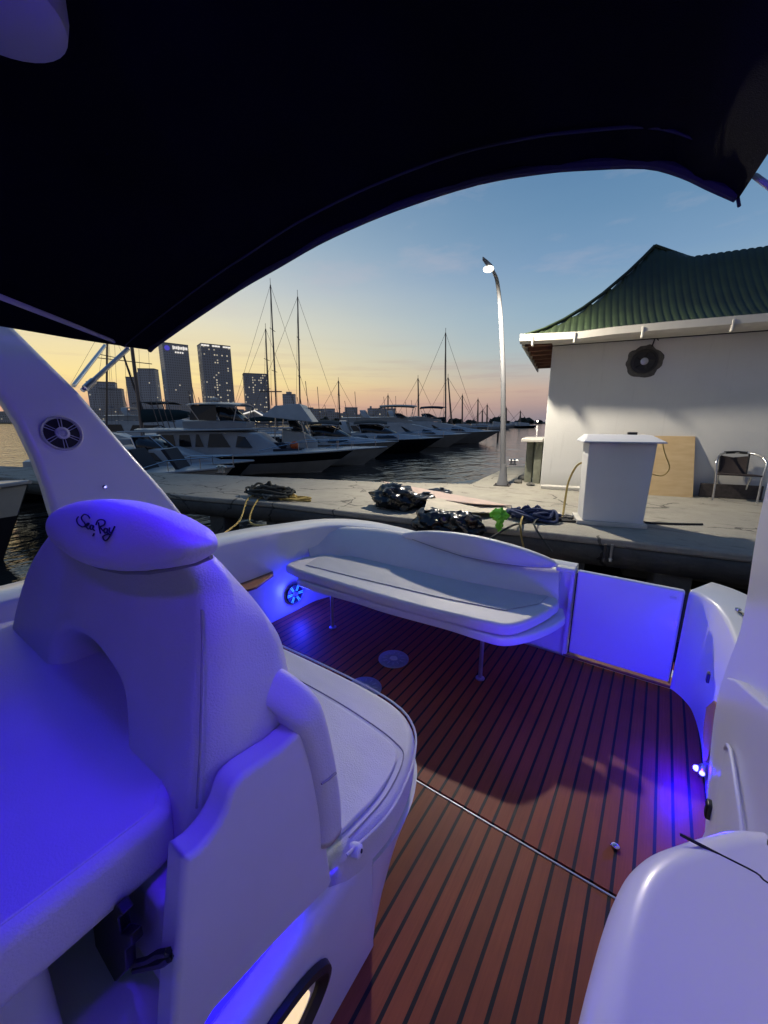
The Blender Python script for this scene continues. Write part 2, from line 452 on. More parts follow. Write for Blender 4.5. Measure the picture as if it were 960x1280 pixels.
q = on_z(769, 1059, 0)
b = MB(); b.ico((q.x, q.y, .006), .013, 2, (1.2, 1, .6)); b.build('deck_button', M['chrome'], boat)

# --- coamings: plan path of the inner face, top heights, width outward
def coaming(name, path, tops, width, m, outward, lean=0.0, zbot=-.02, parent=boat):
    pts = [Vector((x, y, 0)) for x, y in path]; rings = []
    for i, q in enumerate(pts):
        d = (pts[min(i + 1, len(pts) - 1)] - pts[max(i - 1, 0)]).normalized()
        n = Vector((d.y, -d.x, 0)) * outward
        t = tops[i]; z = Vector((0, 0, 1)); r = .022; wd = width[i] if isinstance(width, list) else width
        prof = [q + z * zbot, q + z * (t * .5) + n * lean * .5, q + n * lean + z * (t - r), q + n * (lean + r * .35) + z * (t - r * .35), q + n * (lean + r) + z * t,
                q + n * (wd - r) + z * (t + .0), q + n * (wd - r * .3) + z * (t - r * .3), q + n * wd + z * (t - r), q + n * (wd + .02) + z * (t - .16), q + n * (wd - .02) + z * zbot]
        rings.append(prof)
    b = MB(); b.loft(rings); return b.build(name, m, parent, smooth=50)
sp = smooth_path([(-2.28, -1.2, .73), (-2.28, .6, .73), (-2.285, 1.3, .725), (-2.285, 1.75, .705), (-2.28, 2.05, .675), (-2.235, 2.33, .65), (-2.08, 2.50, .63), (-1.8, 2.575, .615), (-1.2, 2.60, .605), (-.345, 2.60, .605)], 5)
coaming('starboard_coaming', [(p.x, p.y) for p in sp], [p.z for p in sp], [.26 - .15 * min(1, max(0, (p.x + 2.15) / .9)) for p in sp], M['gelcoat'], -1)
pp = smooth_path([(.2185, 2.562, .607), (.238, 2.548, .612), (.278, 2.495, .612), (.315, 2.40, .61), (.335, 2.2, .612), (.335, 1.9, .625), (.33, 1.5, .64), (.33, .2, .65), (.33, -1.2, .65)], 5)
coaming('port_coaming', [(p.x, p.y) for p in pp], [p.z for p in pp], .27, M['gelcoat'], -1, lean=.012)
# end post of the transom by the gate
b = MB(); b.box((-.352, 2.605, .29), (.028, .07, .60)); b.build('gate_post', M['gelcoat'], boat, bevel=.006)
# gate
b = MB(); b.box((-.060, 2.578, .318), (.535, .04, .566)); g = b.build('transom_gate', M['gelcoat'], boat, bevel=.012)
for x_ in (-.327, .2095):
    b = MB(); b.box((x_, 2.556, .31), (.006, .004, .55)); b.build('gate_seal', M['dark_gap'], g, smooth=0)
b = MB(); b.box((.16, 2.5555, .55), (.03, .006, .014)); b.build('gate_latch', M['gelcoat_satin'], g, bevel=.002)
b = MB(); b.box((-.06, 2.62, .004), (.60, .10, .018)); b.build('gate_threshold', M['teak_edge'], boat, bevel=.003)
# swim platform behind the transom, hull below
b = MB(); b.prism([(-2.4, 2.86, -.2), (-2.3, 3.25, -.2), (-1.9, 3.4, -.2), (0, 3.4, -.2), (.38, 3.25, -.2), (.5, 2.86, -.2)], (0, 0, -.07)); b.build('swim_platform', M['teak'], boat, bevel=.015)
rings = []
for (y, w, zb) in ((2.84, 1.50, -1.0), (1.5, 1.56, -1.05), (-1.0, 1.56, -1.15), (-3.5, 1.30, -1.2), (-5.2, .7, -1.1), (-6.2, .05, -.6)):
    rings.append([(-.97 - w, y, -.03), (-.97 - w * .93, y, -.55), (-.97 - w * .85, y, -.8), (-.97, y, zb), (-.97 + w * .85, y, -.8), (-.97 + w * .93, y, -.55), (-.97 + w, y, -.03)])
b = MB(); b.loft(rings); b.build('hull', M['gelcoat'], boat, smooth=50)
# foredeck and cabin ahead of the camera's back
b = MB(); b.prism([(-2.52, -1.25, .7), (.58, -1.25, .7), (.3, -3.6, .62), (-.5, -5.4, .58), (-.97, -6.1, .56), (-1.44, -5.4, .58), (-2.24, -3.6, .62)], (0, 0, -.72)); b.build('foredeck', M['gelcoat'], boat, bevel=.03)

b = MB(); b.prism([(-2.4, -1.6, .68), (.46, -1.6, .68), (.30, -2.5, 1.35), (-2.24, -2.5, 1.35)], (0, -.03, .02)); b.build('windscreen', M['boat_glass'], boat, smooth=0)
b = MB(); b.box((-.97, -1.22, .36), (3.0, .05, .72)); b.build('helm_bulkhead', M['gelcoat'], boat, bevel=.01)

# --- teak step on the starboard side, speaker low on the quarter
b = MB(); b.prism([(-2.285, 1.44, .40), (-2.285, 1.80, .40), (-2.23, 1.76, .40), (-2.15, 1.55, .40), (-2.17, 1.44, .40)], (0, 0, -.02)); b.build('side_step', M['teak_edge'], boat, bevel=.004)
sc_ = on_x(368, 742, -2.262); sc_.z = max(sc_.z, .13)
def speaker(c, n, up, r, frame_m, ring_m, spokes=8, name='speaker', tilt=0.0):
    n = Vector(n).normalized(); c = Vector(c)
    a = Vector(up).cross(n).normalized(); u = n.cross(a)
    b = MB(); b.lathe(c, [(r * .98, 0), (r, .008), (r * .93, .018), (r * .86, .012), (r * .86, .002), (.001, .002)], 40, n)
    s_ = b.build(name, frame_m, boat)
    b = MB(); b.lathe(c + n * .003, [(r * .84, 0), (r * .5, .001), (r * .3, .003), (.001, .003)], 36, n); b.build('cone', M['speaker_cone'], s_)
    b = MB()
    for k in range(spokes):
        for off in (-.055, .055):
            an = 2 * PI * k / spokes + tilt
            dr = a * math.cos(an) + u * math.sin(an); pr = -a * math.sin(an) + u * math.cos(an)
            b.tube([c + n * .012 + dr * r * .3 + pr * off * r, c + n * .014 + dr * r * .9 + pr * off * r * 1.5], r * .022, 5)
    b.build('grille', frame_m if ring_m is None else ring_m, s_)
    b = MB(); b.lathe(c + n * .006, [(r * .34, 0), (r * .34, .012), (r * .22, .016), (r * .12, .010), (.001, .012)], 24, n); b.build('dust_cap', M['speaker_grey'] if ring_m is None else M['black_plastic'], s_)
    return s_
speaker(sc_, (1, -.12, .05), (0, 0, 1), .082, M['black_plastic'], M['cyan_led'], 6)

# --- radar arch: leaning starboard leg, crossbeam overhead, port leg
AN = Vector((1, 0, .2)).normalized(); AP = Vector((-2.2, 1.2, .885))
apts = [(-60, 330), (0, 390), (50, 440), (100, 490), (160, 560), (205, 611), (245, 662), (262, 690), (262, 740), (150, 720), (72, 660), (64, 636), (55, 605), (42, 570), (22, 528), (0, 494), (-40, 440)]
aout = [on_plane(x, y, AP, AN) for x, y in apts]
b = MB(); b.prism(aout, AN * -.10); b.build('arch_leg', M['gelcoat'], boat, bevel=.03, seg=5)
speaker(on_plane(77, 542, AP, AN) + AN * .001, AN, (0, -.25, 1), .082, M['speaker_grey'], None, 6, tilt=.28)
lp = on_plane(131, 609, AP, AN)
b = MB(); b.lathe(lp, [(.011, 0), (.011, .004), (.007, .007), (.001, .007)], 16, AN); cl = b.build('courtesy_light', M['chrome'], boat)
b = MB(); b.disc(lp + AN * .006, AN, .0045, .003, 12); b.build('lens', M['blue_led'], cl)
# crossbeam (overhead, forward of the canopy's edge) and its rounded light pod
b = MB()
for (x, z) in ((-2.05, 1.93),):
    pass
prof = [(-.22, 2.08), (-.22, 2.22), (.16, 2.26), (.22, 2.2), (.22, 2.12), (.14, 2.06)]
rings = []
for (x, dz) in ((-2.12, -.16), (-1.95, -.04), (-1.6, .02), (-.97, .04), (-.34, .02), (.1, -.05), (.30, -.18)):
    rings.append([(x, y - .05, z + dz) for y, z in prof])
b.loft(rings); b.build('arch_crossbeam', M['gelcoat'], boat, smooth=50)
pc = on_z(-26, -18, 2.05)
b = MB(); b.lathe(pc, [(.001, -.03), (.07, -.028), (.088, -.018), (.092, 0), (.092, .09)], 36); pod = b.build('overhead_pod', M['pod'], boat)
b = MB(); b.lathe((-.33, .36, 1.975), [(.001, -.004), (.04, 0), (.055, .012), (.055, .03), (.04, .12)], 24); b.build('overhead_pod', M['gelcoat'], boat)  # unseen fixture, added where the cockpit fill light hangs
b = MB(); b.lathe((-.25, -.16, 1.975), [(.001, -.004), (.04, 0), (.055, .012), (.055, .03), (.04, .12)], 24); b.build('overhead_pod', M['gelcoat'], boat)  # unseen fixture, added where the helm fill light hangs
# port leg: side moulding that rises from the coaming
pl_ = [on_x(x, y, .27) for x, y in [(975, 520), (960, 592), (948, 645), (940, 690), (932, 745), (924, 785), (912, 818), (901, 850), (893, 885), (888, 925), (884, 970), (880, 1035)]]
pl_ += [Vector((.27, 1.50, 0)), Vector((.27, .3, 0)), Vector((.27, .15, .75)), Vector((.27, .35, 1.75)), Vector((.27, .9, 1.95))]
b = MB(); b.prism(smooth_path(pl_[:12], 3) + pl_[12:], (.09, 0, 0)); b.build('arch_leg', M['gelcoat'], boat, bevel=.02, seg=4)
st = [on_x(x, y, .245) for x, y in [(908, 846), (919, 850), (940, 868), (962, 887), (1000, 918)]] + [Vector((.245, .7, .70)), Vector((.245, .7, .0))] + [on_x(x, y, .245) for x, y in [(886, 1040), (888, 970), (894, 925), (900, 880)]]
b = MB(); b.prism(st, (.03, 0, 0)); lk = b.build('side_locker', M['gelcoat'], boat, bevel=.007)
dr_ = [on_x(x, y, .238) for x, y in [(905, 940), (908, 934), (912, 938), (918, 970), (925, 1020), (930, 1060), (893, 1060), (895, 1000)]]
b = MB(); b.prism(dr_, (.012, 0, 0)); b.build('locker_door', M['gelcoat_satin'], lk, bevel=.003)
b = MB(); b.tube([on_x(x, y, .236) for x, y in [(906, 936), (909, 931), (913, 937), (919, 972), (926, 1020), (930, 1060)]], .0045, 8); b.build('door_trim', M['gelcoat'], lk)
b = MB(); b.box(on_x(887, 1012, .243), (.02, .03, .05)); b.build('door_latch', M['black_plastic'], lk, bevel=.006)
tk = [on_x(x, y, .30) for x, y in [(892, 876), (896, 884), (894, 915), (884, 950), (879, 952), (879, 910), (883, 884)]]
b = MB(); b.prism(tk, (.02, 0, 0)); b.build('teak_pad', M['teak_edge'], boat, smooth=0)
# rail track on the port quarter's cap
b = MB(); pr_ = [Vector((.40, 2.38, .622)), Vector((.445, 2.2, .627)), Vector((.455, 2.0, .63))]
b.tube(smooth_path(pr_, 5), .006, 6); rt = b.build('rail_track', M['black_plastic'], boat)
for q in pr_:
    b = MB(); b.lathe(q + Vector((0, 0, -.004)), [(.012, 0), (.012, .012), (.001, .014)], 10); b.build('track_bolt', M['chrome'], rt)
b = MB(); b.box((.318, 2.20, .33), (.012, .03, .05)); b.build('gate_hook', M['black_plastic'], boat, bevel=.004)
# blue courtesy light on the port side
lq = Vector((.318, 1.90, .055)); PORTQ = lq.copy()
b = MB(); b.lathe(lq, [(.030, 0), (.030, .008), (.020, .018), (.001, .020)], 20, (-1, -.1, .15)); c2 = b.build('courtesy_light', M['chrome'], boat)
b = MB(); b.ico(lq + Vector((-.020, -.004, .006)), .013, 2); b.ico(lq + Vector((-.004, -.03, .012)), .010, 2); b.build('lens', M['blue_led'], c2)

# --- helm seat pedestal
PX = -.52
up = [(230, 1076), (250, 1062), (268, 1040), (281, 1016), (288, 993), (300, 974), (320, 958), (352, 936), (382, 908), (386, 915), (392, 950), (402, 1010), (411, 1065), (416, 1100), (412, 1110), (380, 1143), (345, 1180), (300, 1230), (268, 1265)]
uo = [on_x(x, y, PX) for x, y in up]
uo.append(Vector((PX, .135, .445))); uo.append(Vector((PX, .165, .62)))
ped = rounded(smooth_path(uo[:8], 2) + uo[8:], (-.055, 0, 0), .012).build('seat_pedestal', M['gelcoat_satin'], boat, smooth=50)
b = MB(); b.box((-1.17, .34, .345), (1.14, .30, .69)); b.build('seat_box', M['gelcoat_satin'], boat, bevel=.02)
b = MB(); b.box((-1.20, -.46, .345), (1.02, 1.04, .69)); b.build('locker_box', M['gelcoat_satin'], boat, bevel=.03, seg=4)
b = MB(); b.box((-1.16, .46, .80), (.96, .08, .40)); b.build('seat_bulkhead', M['gelcoat_satin'], boat, bevel=.02)
# plinth with chamfered ledge
rings = []
for y in (-1.1, .3, .668):
    rings.append([(-.502, y, 0), (-.502, y, .335), (-.535, y, .395), (-.60, y, .44), (-1.3, y, .44), (-1.3, y, 0)])
b = MB(); b.loft(rings); b.build('seat_plinth', M['gelcoat_satin'], boat, bevel=.008, smooth=30)
def oval(cx, cy, cz, a, bb, rr, n=40): return [Vector((cx, cy + a * math.cos(2 * PI * k / n), cz + bb * math.sin(2 * PI * k / n))) for k in range(n)]
b = MB()
rings = [oval(-.500, .265, .225, .215, .098, 0), oval(-.486, .265, .225, .212, .095, 0), oval(-.482, .265, .225, .198, .082, 0), oval(-.494, .265, .225, .175, .062, 0), oval(-.506, .265, .225, .172, .06, 0)]
b.loft(rings, cap=False); pw = b.build('port_window', M['black_plastic'], boat)
b = MB(); b.prism(oval(-.5, .25, .232, .165, .05, 0), (.004, 0, 0)); b.build('pane', M['warm_pane'], pw, smooth=0)
# strip light under the lip of the pedestal
b = MB(); b.box((-.545, .28, .425), (.012, .5, .008)); b.build('strip_light', M['blue_led_soft'], boat, smooth=0)

# --- aft lounge plinth
lt = [(-.50, .66), (-.49, .78), (-.515, .91), (-.585, 1.03), (-.72, 1.095), (-1.0, 1.115), (-1.62, 1.11), (-1.62, .6)]
lb = [(-.505, .66), (-.56, .76), (-.64, .86), (-.73, .92), (-.85, .96), (-1.05, .98), (-1.62, .98), (-1.62, .6)]
lt = smooth_path([(x, y, .32) for x, y in lt[:7]], 4) + [Vector((-1.62, .6, .32))]
lb = smooth_path([(x, y, 0) for x, y in lb[:7]], 4) + [Vector((-1.62, .6, 0))]
b = MB(); b.loft([lb, [a * .25 + c * .75 for a, c in zip(lb, lt)], lt]); b.build('lounge_plinth', M['gelcoat'], boat, smooth=45)
b = MB(); hq = on_x(448, 1063, -.5); b.lathe(hq, [(.017, -.02), (.017, .004), (.012, .008), (.001, .008)], 18, (1, .3, .2)); sn = b.build('hinge_boss', M['gelcoat'], boat)
b = MB(); b.disc(hq + Vector((.008, .002, .002)), (1, .3, .2), .005, .002, 10); b.build('bolt_hole', M['black_plastic'], sn)
b = MB(); b.disc(on_x(487, 1005, -.515), (1, .6, .1), .006, .006, 10); b.build('bolt', M['chrome'], boat)

# --- wet bar cabinet by the camera
WT = .78; ZV0 = Vector((0, 0, 1))
wpts = [on_z(x, y, WT) for x, y in [(712, 1330), (721, 1278), (740, 1200), (757, 1140), (772, 1100), (790, 1070), (815, 1050), (850, 1037), (880, 1028), (915, 1021), (960, 1024)]]
wo = smooth_path(wpts, 4) + [Vector((.326, .80, WT)), Vector((.326, -.6, WT)), Vector((-.02, -.6, WT))]
wb = rounded([q - ZV0 * .0 for q in wo], Vector((0, 0, -WT)), .05, 7).build('wet_bar', M['gelcoat'], boat, smooth=60)
sa, sb = on_z(850, 1043, WT - .0016), on_z(962, 1106, WT - .0016)
b = MB(); b.tube(smooth_path([sa, sa.lerp(sb, .5) + Vector((0, .004, 0)), on_z(945, 1092, WT - .0016), sb, sb + (sb - sa) * .6], 4), .0028, 6); b.build('lid_seam', M['dark_gap'], wb)

# ------------------------------------------------------------------ bench seat at the transom
bench = thing('bench_seat', (-1.2, 2.1, 0), 'long white fold-down stern bench with padded seat on two steel legs', 'bench')
ztop = .435
tp = [on_z(x, y, ztop) for x, y in [(368, 711), (390, 718), (420, 727), (470, 742), (520, 756), (570, 768), (610, 777), (636, 781), (660, 775), (685, 763), (699, 753)]]
back = [Vector((-.42, 2.52, ztop)), Vector((-2.0, 2.47, ztop)), Vector((-2.2, 2.25, ztop)), Vector((-2.26, 2.1, ztop)), Vector((-2.265, 1.96, ztop)), Vector((-2.235, 1.885, ztop))]
cp = smooth_path(tp, 4) + back
b = MB(); b.prism(cp, (0, 0, -.085)); cu = rounded(cp, (0, 0, -.072), .02).build('seat_cushion', M['vinyl'], bench, smooth=60)
pan = [Vector((-2.10, 1.96, ztop + .001)), Vector((-1.6, 1.99, ztop + .001)), Vector((-1.0, 2.04, ztop + .001)), Vector((-.62, 2.10, ztop + .001)), Vector((-.48, 2.3, ztop + .001)), Vector((-.46, 2.44, ztop + .001)), Vector((-1.9, 2.36, ztop + .001)), Vector((-2.15, 2.15, ztop + .001))]
b = MB(); b.prism(pan, (0, 0, .006)); b.build('seat_panel', M['vinyl_shaded'], cu, bevel=.004)  # rear of the seat coloured darker for the shade below the backrest
bp = [on_z(x, y, .31) for x, y in [(372, 732), (400, 742), (440, 753), (480, 766), (520, 777), (560, 788), (600, 801), (630, 808), (662, 803), (690, 792), (706, 781)]]
bp = smooth_path(bp, 4) + [Vector((-.372, 2.50, .31)), Vector((-2.0, 2.50, .31)), Vector((-2.2, 2.25, .31)), Vector((-2.24, 2.1, .31)), Vector((-2.2, 1.97, .31))]
rounded([q - Vector((0, 0, .005)) for q in bp], (0, 0, .054), .014).build('seat_base', M['gelcoat'], bench, smooth=60)
for (x, y) in ((-.713, 2.022), (-1.84, 1.96)):
    b = MB(); b.tube([(x, y, .006), (x, y, .30)], .012, 12); b.lathe((x, y, 0), [(.026, 0), (.026, .006), (.016, .012), (.001, .012)], 16)
    lg = b.build('leg', M['alu'], bench)
for (x, y) in ((-.80, 2.10), (-1.76, 2.05)):
    b = MB(); b.box((x, y, .255), (.04, .05, .07)); b.tube([(x - .04, y, .23), (x + .04, y, .23)], .009, 8); b.build('leg_bracket', M['gelcoat_satin'], bench, bevel=.004)
# back cushion along the coaming
pbot = smooth_path([(-2.215, 2.12, .43), (-2.16, 2.24, .43), (-1.95, 2.31, .43), (-1.5, 2.33, .43), (-1.08, 2.345, .43), (-.7, 2.39, .43), (-.40, 2.45, .43)], 5)
ptop = smooth_path([on_y(385, 663, 2.27), on_y(396, 659, 2.36), on_y(450, 661, 2.46), on_y(510, 669, 2.50), on_y(590, 694, 2.505), on_y(650, 706, 2.51), on_y(699, 713, 2.52)], 5)
rings = []
for a, c in zip(pbot, ptop):
    t = Vector((0, 0, 1)); d = Vector((c.x - a.x, c.y - a.y, 0))
    o_ = Vector((a.x * 0, 1, 0))
    rings.append([a - t * .06, a + t * .01, a.lerp(c, .4) - o_ * .012, a.lerp(c, .8) - o_ * .012, c - t * .018 - o_ * .004, c - t * .004 + o_ * .012, c + o_ * .04, c + o_ * .075 - t * .006, c + o_ * .09 - t * .03, c + o_ * .085 - t * .2])
b = MB(); b.loft(rings); b.build('back_cushion', M['vinyl'], bench, smooth=60)
bo = smooth_path([on_y(x, y, 2.50) for x, y in [(502, 669), (512, 665), (545, 664), (590, 669), (640, 681), (680, 695), (695, 704), (690, 709), (660, 708), (620, 703), (580, 695), (545, 684), (515, 674)]], 4, True)
pillow(bo, (0, -1, 0), .035, .05, 3.5).build('back_bolster', M['vinyl'], bench, smooth=70)
ec = on_y(708, 711, 2.53)
b = MB(); b.box(ec, (.11, .07, .03)); b.build('end_cap', M['vinyl'], bench, bevel=.012)
b = MB(); b.tube([on_y(x, y, 2.452) for x, y in [(515, 674), (545, 685), (580, 696), (620, 704), (660, 709), (690, 710)]], .003, 6); b.build('bolster_seam', M['piping'], bench)

# ------------------------------------------------------------------ aft-facing lounge
lounge = thing('lounge_seat', (-1.0, .85, .32), 'white aft-facing lounge pad with rolled edge and thin backrest behind the helm seat', 'seat')
L0 = .32
def sc2(pts, z, s=1.0): return [Vector((x, y, z)) for x, y in pts]
lo = [(-.515, .57), (-.49, .70), (-.497, .80), (-.525, .91), (-.59, 1.02), (-.72, 1.085), (-1.0, 1.105), (-1.6, 1.10)]
lo = smooth_path([(x, y, 0) for x, y in lo], 4)
fr = lo + [Vector((-1.6, .52, 0)), Vector((-.53, .52, 0))]
cu = rounded([q + Vector((0, 0, L0 + .005)) for q in fr], (0, 0, .13), .03).build('seat_cushion', M['vinyl'], lounge, smooth=60)
# front roll and inner panel
def insetl(pts, d):
    out = []
    for i, q in enumerate(pts):
        t = pts[min(i + 1, len(pts) - 1)] - pts[max(i - 1, 0)]; n = Vector((-t.y, t.x, 0)).normalized()
        if n.dot(Vector((-1.1, .6, 0)) - q) < 0: n = -n
        out.append(q + n * d)
    return out
zt = L0 + .135
ir = insetl(lo, .035); 
ip = [Vector((-.548, .60, 0)), Vector((-.535, .74, 0)), Vector((-.555, .86, 0)), Vector((-.60, .905, 0)), Vector((-.75, .93, 0)), Vector((-1.0, .945, 0)), Vector((-1.58, .95, 0)), Vector((-1.58, .56, 0)), Vector((-.56, .56, 0))]
b = MB(); b.prism([q + Vector((0, 0, zt - .002)) for q in smooth_path(ip[:7], 4) + ip[7:]], (0, 0, .014)); b.build('seat_panel', M['vinyl'], cu, bevel=.008)
b = MB(); b.tube([q + Vector((0, 0, zt + .001)) for q in smooth_path([(-.53, .60, 0), (-.518, .75, 0), (-.545, .885, 0), (-.60, .925, 0), (-.75, .95, 0), (-1.0, .965, 0), (-1.58, .97, 0)], 5)], .0022, 6); b.build('seam', M['piping'], cu)
b = MB(); b.tube([q + Vector((0, 0, L0 + .128)) + (Vector((q.x + 1.1, q.y - .7, 0)).normalized() * .004) for q in lo], .004, 6); b.build('edge_piping', M['vinyl'], cu)
# backrest seen end-on: pads bent over at the top
bx_ = -.505
cl_ = smooth_path([on_x(x, y, bx_) for x, y in [(420, 1050), (418, 1010), (410, 960), (400, 918), (388, 890), (372, 876), (352, 872)]], 4)
rings = []
nc = len(cl_)
for i, q in enumerate(cl_):
    q = q - Vector((.13 * max(0, (i / (nc - 1) - .62) / .38) ** 1.3, 0, 0))
    d = (cl_[min(i + 1, len(cl_) - 1)] - cl_[max(i - 1, 0)]).normalized(); nn_ = Vector((0, -d.z, d.y)); ring = []
    for cx_, sy_, a0 in ((-.03, 1, 0), (-1.05, 1, 90), (-1.05, -1, 180), (-.03, -1, 270)):
        for k in range(6):
            an = R(a0 + 90 * k / 5); ring.append(q + Vector((cx_ + .03 * math.cos(an), 0, 0)) + nn_ * (sy_ * .010 + .028 * math.sin(an)))
    rings.append(ring)
b = MB(); b.wn = True; b.loft(rings); bk = b.build('backrest', M['vinyl'], lounge, smooth=60)
b = MB(); b.tube([on_x(x, y, bx_ + .002) for x, y in [(402, 980), (411, 974), (420, 966)]], .0025, 6); b.build('stitch', M['piping'], bk)

# ------------------------------------------------------------------ helm seat
helm = thing('helm_seat', (-1.1, .2, .56), 'wide upholstered helm seat with horseshoe backrest and oval embroidered headrest', 'seat')
HP, HN = Vector((-.62, .247, .74)), Vector((0, 1, -.175)).normalized()
hp = lambda x, y, off=0.0: on_plane(x, y, HP - HN * off, HN)
bo = [(8, 815), (7, 780), (14, 745), (25, 718), (40, 692), (60, 668), (85, 648), (120, 640), (165, 652), (208, 672), (236, 690), (251, 718), (258, 765), (258, 850), (254, 950), (250, 1010), (244, 1050), (236, 1066), (226, 1066), (205, 1050), (165, 1020), (152, 960), (149, 915), (147, 885), (139, 858), (124, 834), (105, 812), (88, 800), (78, 800), (70, 812), (66, 832), (52, 850), (28, 850), (12, 838)]
bw = smooth_path([hp(x, y) for x, y in bo], 3, True)
def rear(q):
    k = max(q.z - .95, 0) / .30 * min(1, max(0, (q - HP).dot(HN) / .22)); return Vector((q.x - .03 * k * k if q.x > -.75 else q.x, q.y - .09 * k ** 1.2, q.z - .13 * k ** 1.4))
bi = smooth_path([hp(x, y) for x, y in [(64, 870), (66, 840), (70, 812), (82, 799), (102, 809), (124, 834), (140, 860), (147, 890), (149, 935), (150, 1000), (150, 1085)]], 4)
bo_ = smooth_path([hp(x, y) for x, y in [(2, 870), (5, 830), (12, 765), (34, 690), (84, 630), (180, 640), (246, 684), (263, 755), (259, 850), (255, 960), (240, 1085)]], 4)
bk = sweep(bi, bo_, HN, .22, .068, 7, rear).build('backrest', M['vinyl'], helm, smooth=60)
b = MB(); b.tube([hp(252, 762, .001), hp(253, 800, .001), hp(252, 870, .001), hp(250, 940, .001), hp(246, 1010, .001)], .0022, 6); b.build('seam', M['piping'], bk)
# shell seen through the opening
b = MB(); b.box((-1.15, .42, .86), (.86, .03, .40)); b.build('seat_shell', M['gelcoat_satin'], helm, bevel=.01)
# headrest
ho = [(66, 657), (70, 645), (84, 634), (108, 626), (140, 624), (175, 631), (210, 644), (230, 655), (246, 667), (252, 681), (247, 693), (232, 703), (215, 709), (185, 713), (155, 713), (128, 708), (103, 698), (83, 684), (70, 670)]
hw = smooth_path([hp(x, y, .050) for x, y in ho], 3, True)
hr = pillow([q + HN * .012 for q in hw], -HN, .045, .034, 4.2).build('headrest', M['vinyl'], helm, smooth=70)
b = MB(); b.tube([hp(x, y, .012) for x, y in [(70, 662), (72, 672), (84, 687), (104, 701), (128, 711), (155, 716), (185, 716), (216, 711), (246, 704), (264, 696)]], .004, 6); b.build('headrest_seam', M['piping'], hr)
# embroidered script on the headrest
def stroke(pts, r=.0022): return smooth_path([hp(x, y, .0850) for x, y in pts], 4)
S0 = [[(112, 648), (110, 644.5), (105.5, 643), (102, 646), (102.5, 650), (105.5, 653.5), (106.5, 657), (103, 658.5), (99, 656.5), (96.5, 653), (96, 649), (98, 646)],
      [(106.5, 658.5), (110, 656), (111, 654), (108.8, 654.5), (107.8, 658), (110, 661), (113, 659.5)], [(116.5, 657), (113.8, 656.5), (112.5, 659.5), (114, 661.8), (116.5, 659.5), (116.8, 657), (116, 661), (118, 663)],
      [(117.5, 667), (116, 670)],
      [(123, 653), (124, 660), (125.5, 667)], [(120, 656), (122, 651), (127, 649.5), (131, 651.5), (130.5, 655.5), (126, 658), (124.5, 658), (128, 662.5), (131.5, 666)],
      [(134, 661), (131, 660.5), (129.8, 664), (131.5, 666.5), (134, 664), (134.3, 661), (134, 666), (136, 667)], [(137, 659.5), (136.5, 664), (139, 666), (141.5, 662), (143.3, 658)], [(143.3, 658), (139.5, 666), (134, 674.5), (130, 675), (128.5, 671), (132, 668.5), (137, 668)]]
b = MB()
for st_ in S0: b.tube(stroke(st_), .0013, 5)
b.build('lettering', M['ink'], hr)
# seat cushion
sy = [(-.675, .262), (-.644, .235), (-.640, .16), (-.640, .05), (-.645, -.08), (-.665, -.22), (-.76, -.31), (-.95, -.34), (-1.35, -.36), (-1.72, -.30), (-1.80, -.1), (-1.80, .27), (-1.70, .40), (-1.2, .42), (-.82, .40), (-.72, .30)]
rounded(smooth_path([(x, y, .700) for x, y in sy], 4, True), (0, 0, .125), .03).build('seat_cushion', M['vinyl'], helm, smooth=60)

b = MB(); b.tube(inset_ring(smooth_path([(x, y, .8235) for x, y in sy], 4, True), (0, 0, 1), .022), .003, 6); b.build('seat_welt', M['vinyl'], helm)

# strap hanging under the seat
stp = thing('strap', (-.7, .155, .5), 'black strap bundle with looped end hanging on the seat box under the cushion', 'strap')
b = MB(); f2 = lambda x, y: on_y(x, y, .158)
b.prism([f2(x, y) for x, y in [(128, 1142), (160, 1118), (168, 1131), (162, 1136), (165, 1153), (178, 1155), (180, 1168), (170, 1176), (171, 1200), (160, 1212), (146, 1226), (138, 1214), (130, 1212), (122, 1200), (132, 1182), (130, 1160)]], (0, -.018, 0)); b.build('bundle', M['black_plastic'], stp, bevel=.003)
b = MB(); b.tube([f2(x, y) for x, y in [(165, 1205), (185, 1200), (198, 1192), (210, 1190), (212, 1197), (203, 1204), (185, 1208), (168, 1212)]], .006, 6); b.build('loop', M['black_plastic'], stp)
b = MB(); b.tube(smooth_path([f2(x, y) for x, y in [(150, 1215), (140, 1235), (125, 1252), (108, 1268)]], 4), .005, 6); b.build('tail', M['black_plastic'], stp)

# ------------------------------------------------------------------ bimini canopy
can = thing('bimini_canopy', (-1.05, .3, 1.85), 'dark navy bimini canopy arching over the cockpit on tube frame', 'canopy')
edge = [(190, 438), (199, 430), (240, 401), (300, 361), (350, 332), (400, 303), (460, 275), (520, 252), (600, 227), (680, 213), (740, 208), (810, 206), (855, 217), (890, 233), (922, 247)]
CY = 1.1
e0 = smooth_path([on_y(x, y, CY) for x, y in edge], 3)
rings_u = []
for (dy, dz) in ((0, 0), (-.06, .006), (-.35, .03), (-.8, .05), (-1.3, .05), (-2.2, -.02), (-3.4, -.10)):
    ring = []
    for i, q in enumerate(e0):
        w = min(i, len(e0) - 1 - i) / (len(e0) / 2)
        ring.append(Vector((q.x + (.06 * min(-dy, .5) if i > len(e0) / 2 else 0) * (1 - w) ** 4, q.y + dy, q.z + dz * (.3 + w) - (.20 * min(-dy, .6) if i > len(e0) / 2 else 0) * (1 - w) ** 2.5 + .006 * math.sin(i * 1.3 + dy * 5))))
    rings_u.append(ring)
n = len(e0); vs = []; fs = []
for lay in (0, .012):
    for r_ in rings_u: vs += [q + Vector((0, 0, lay)) for q in r_]
K = len(rings_u)
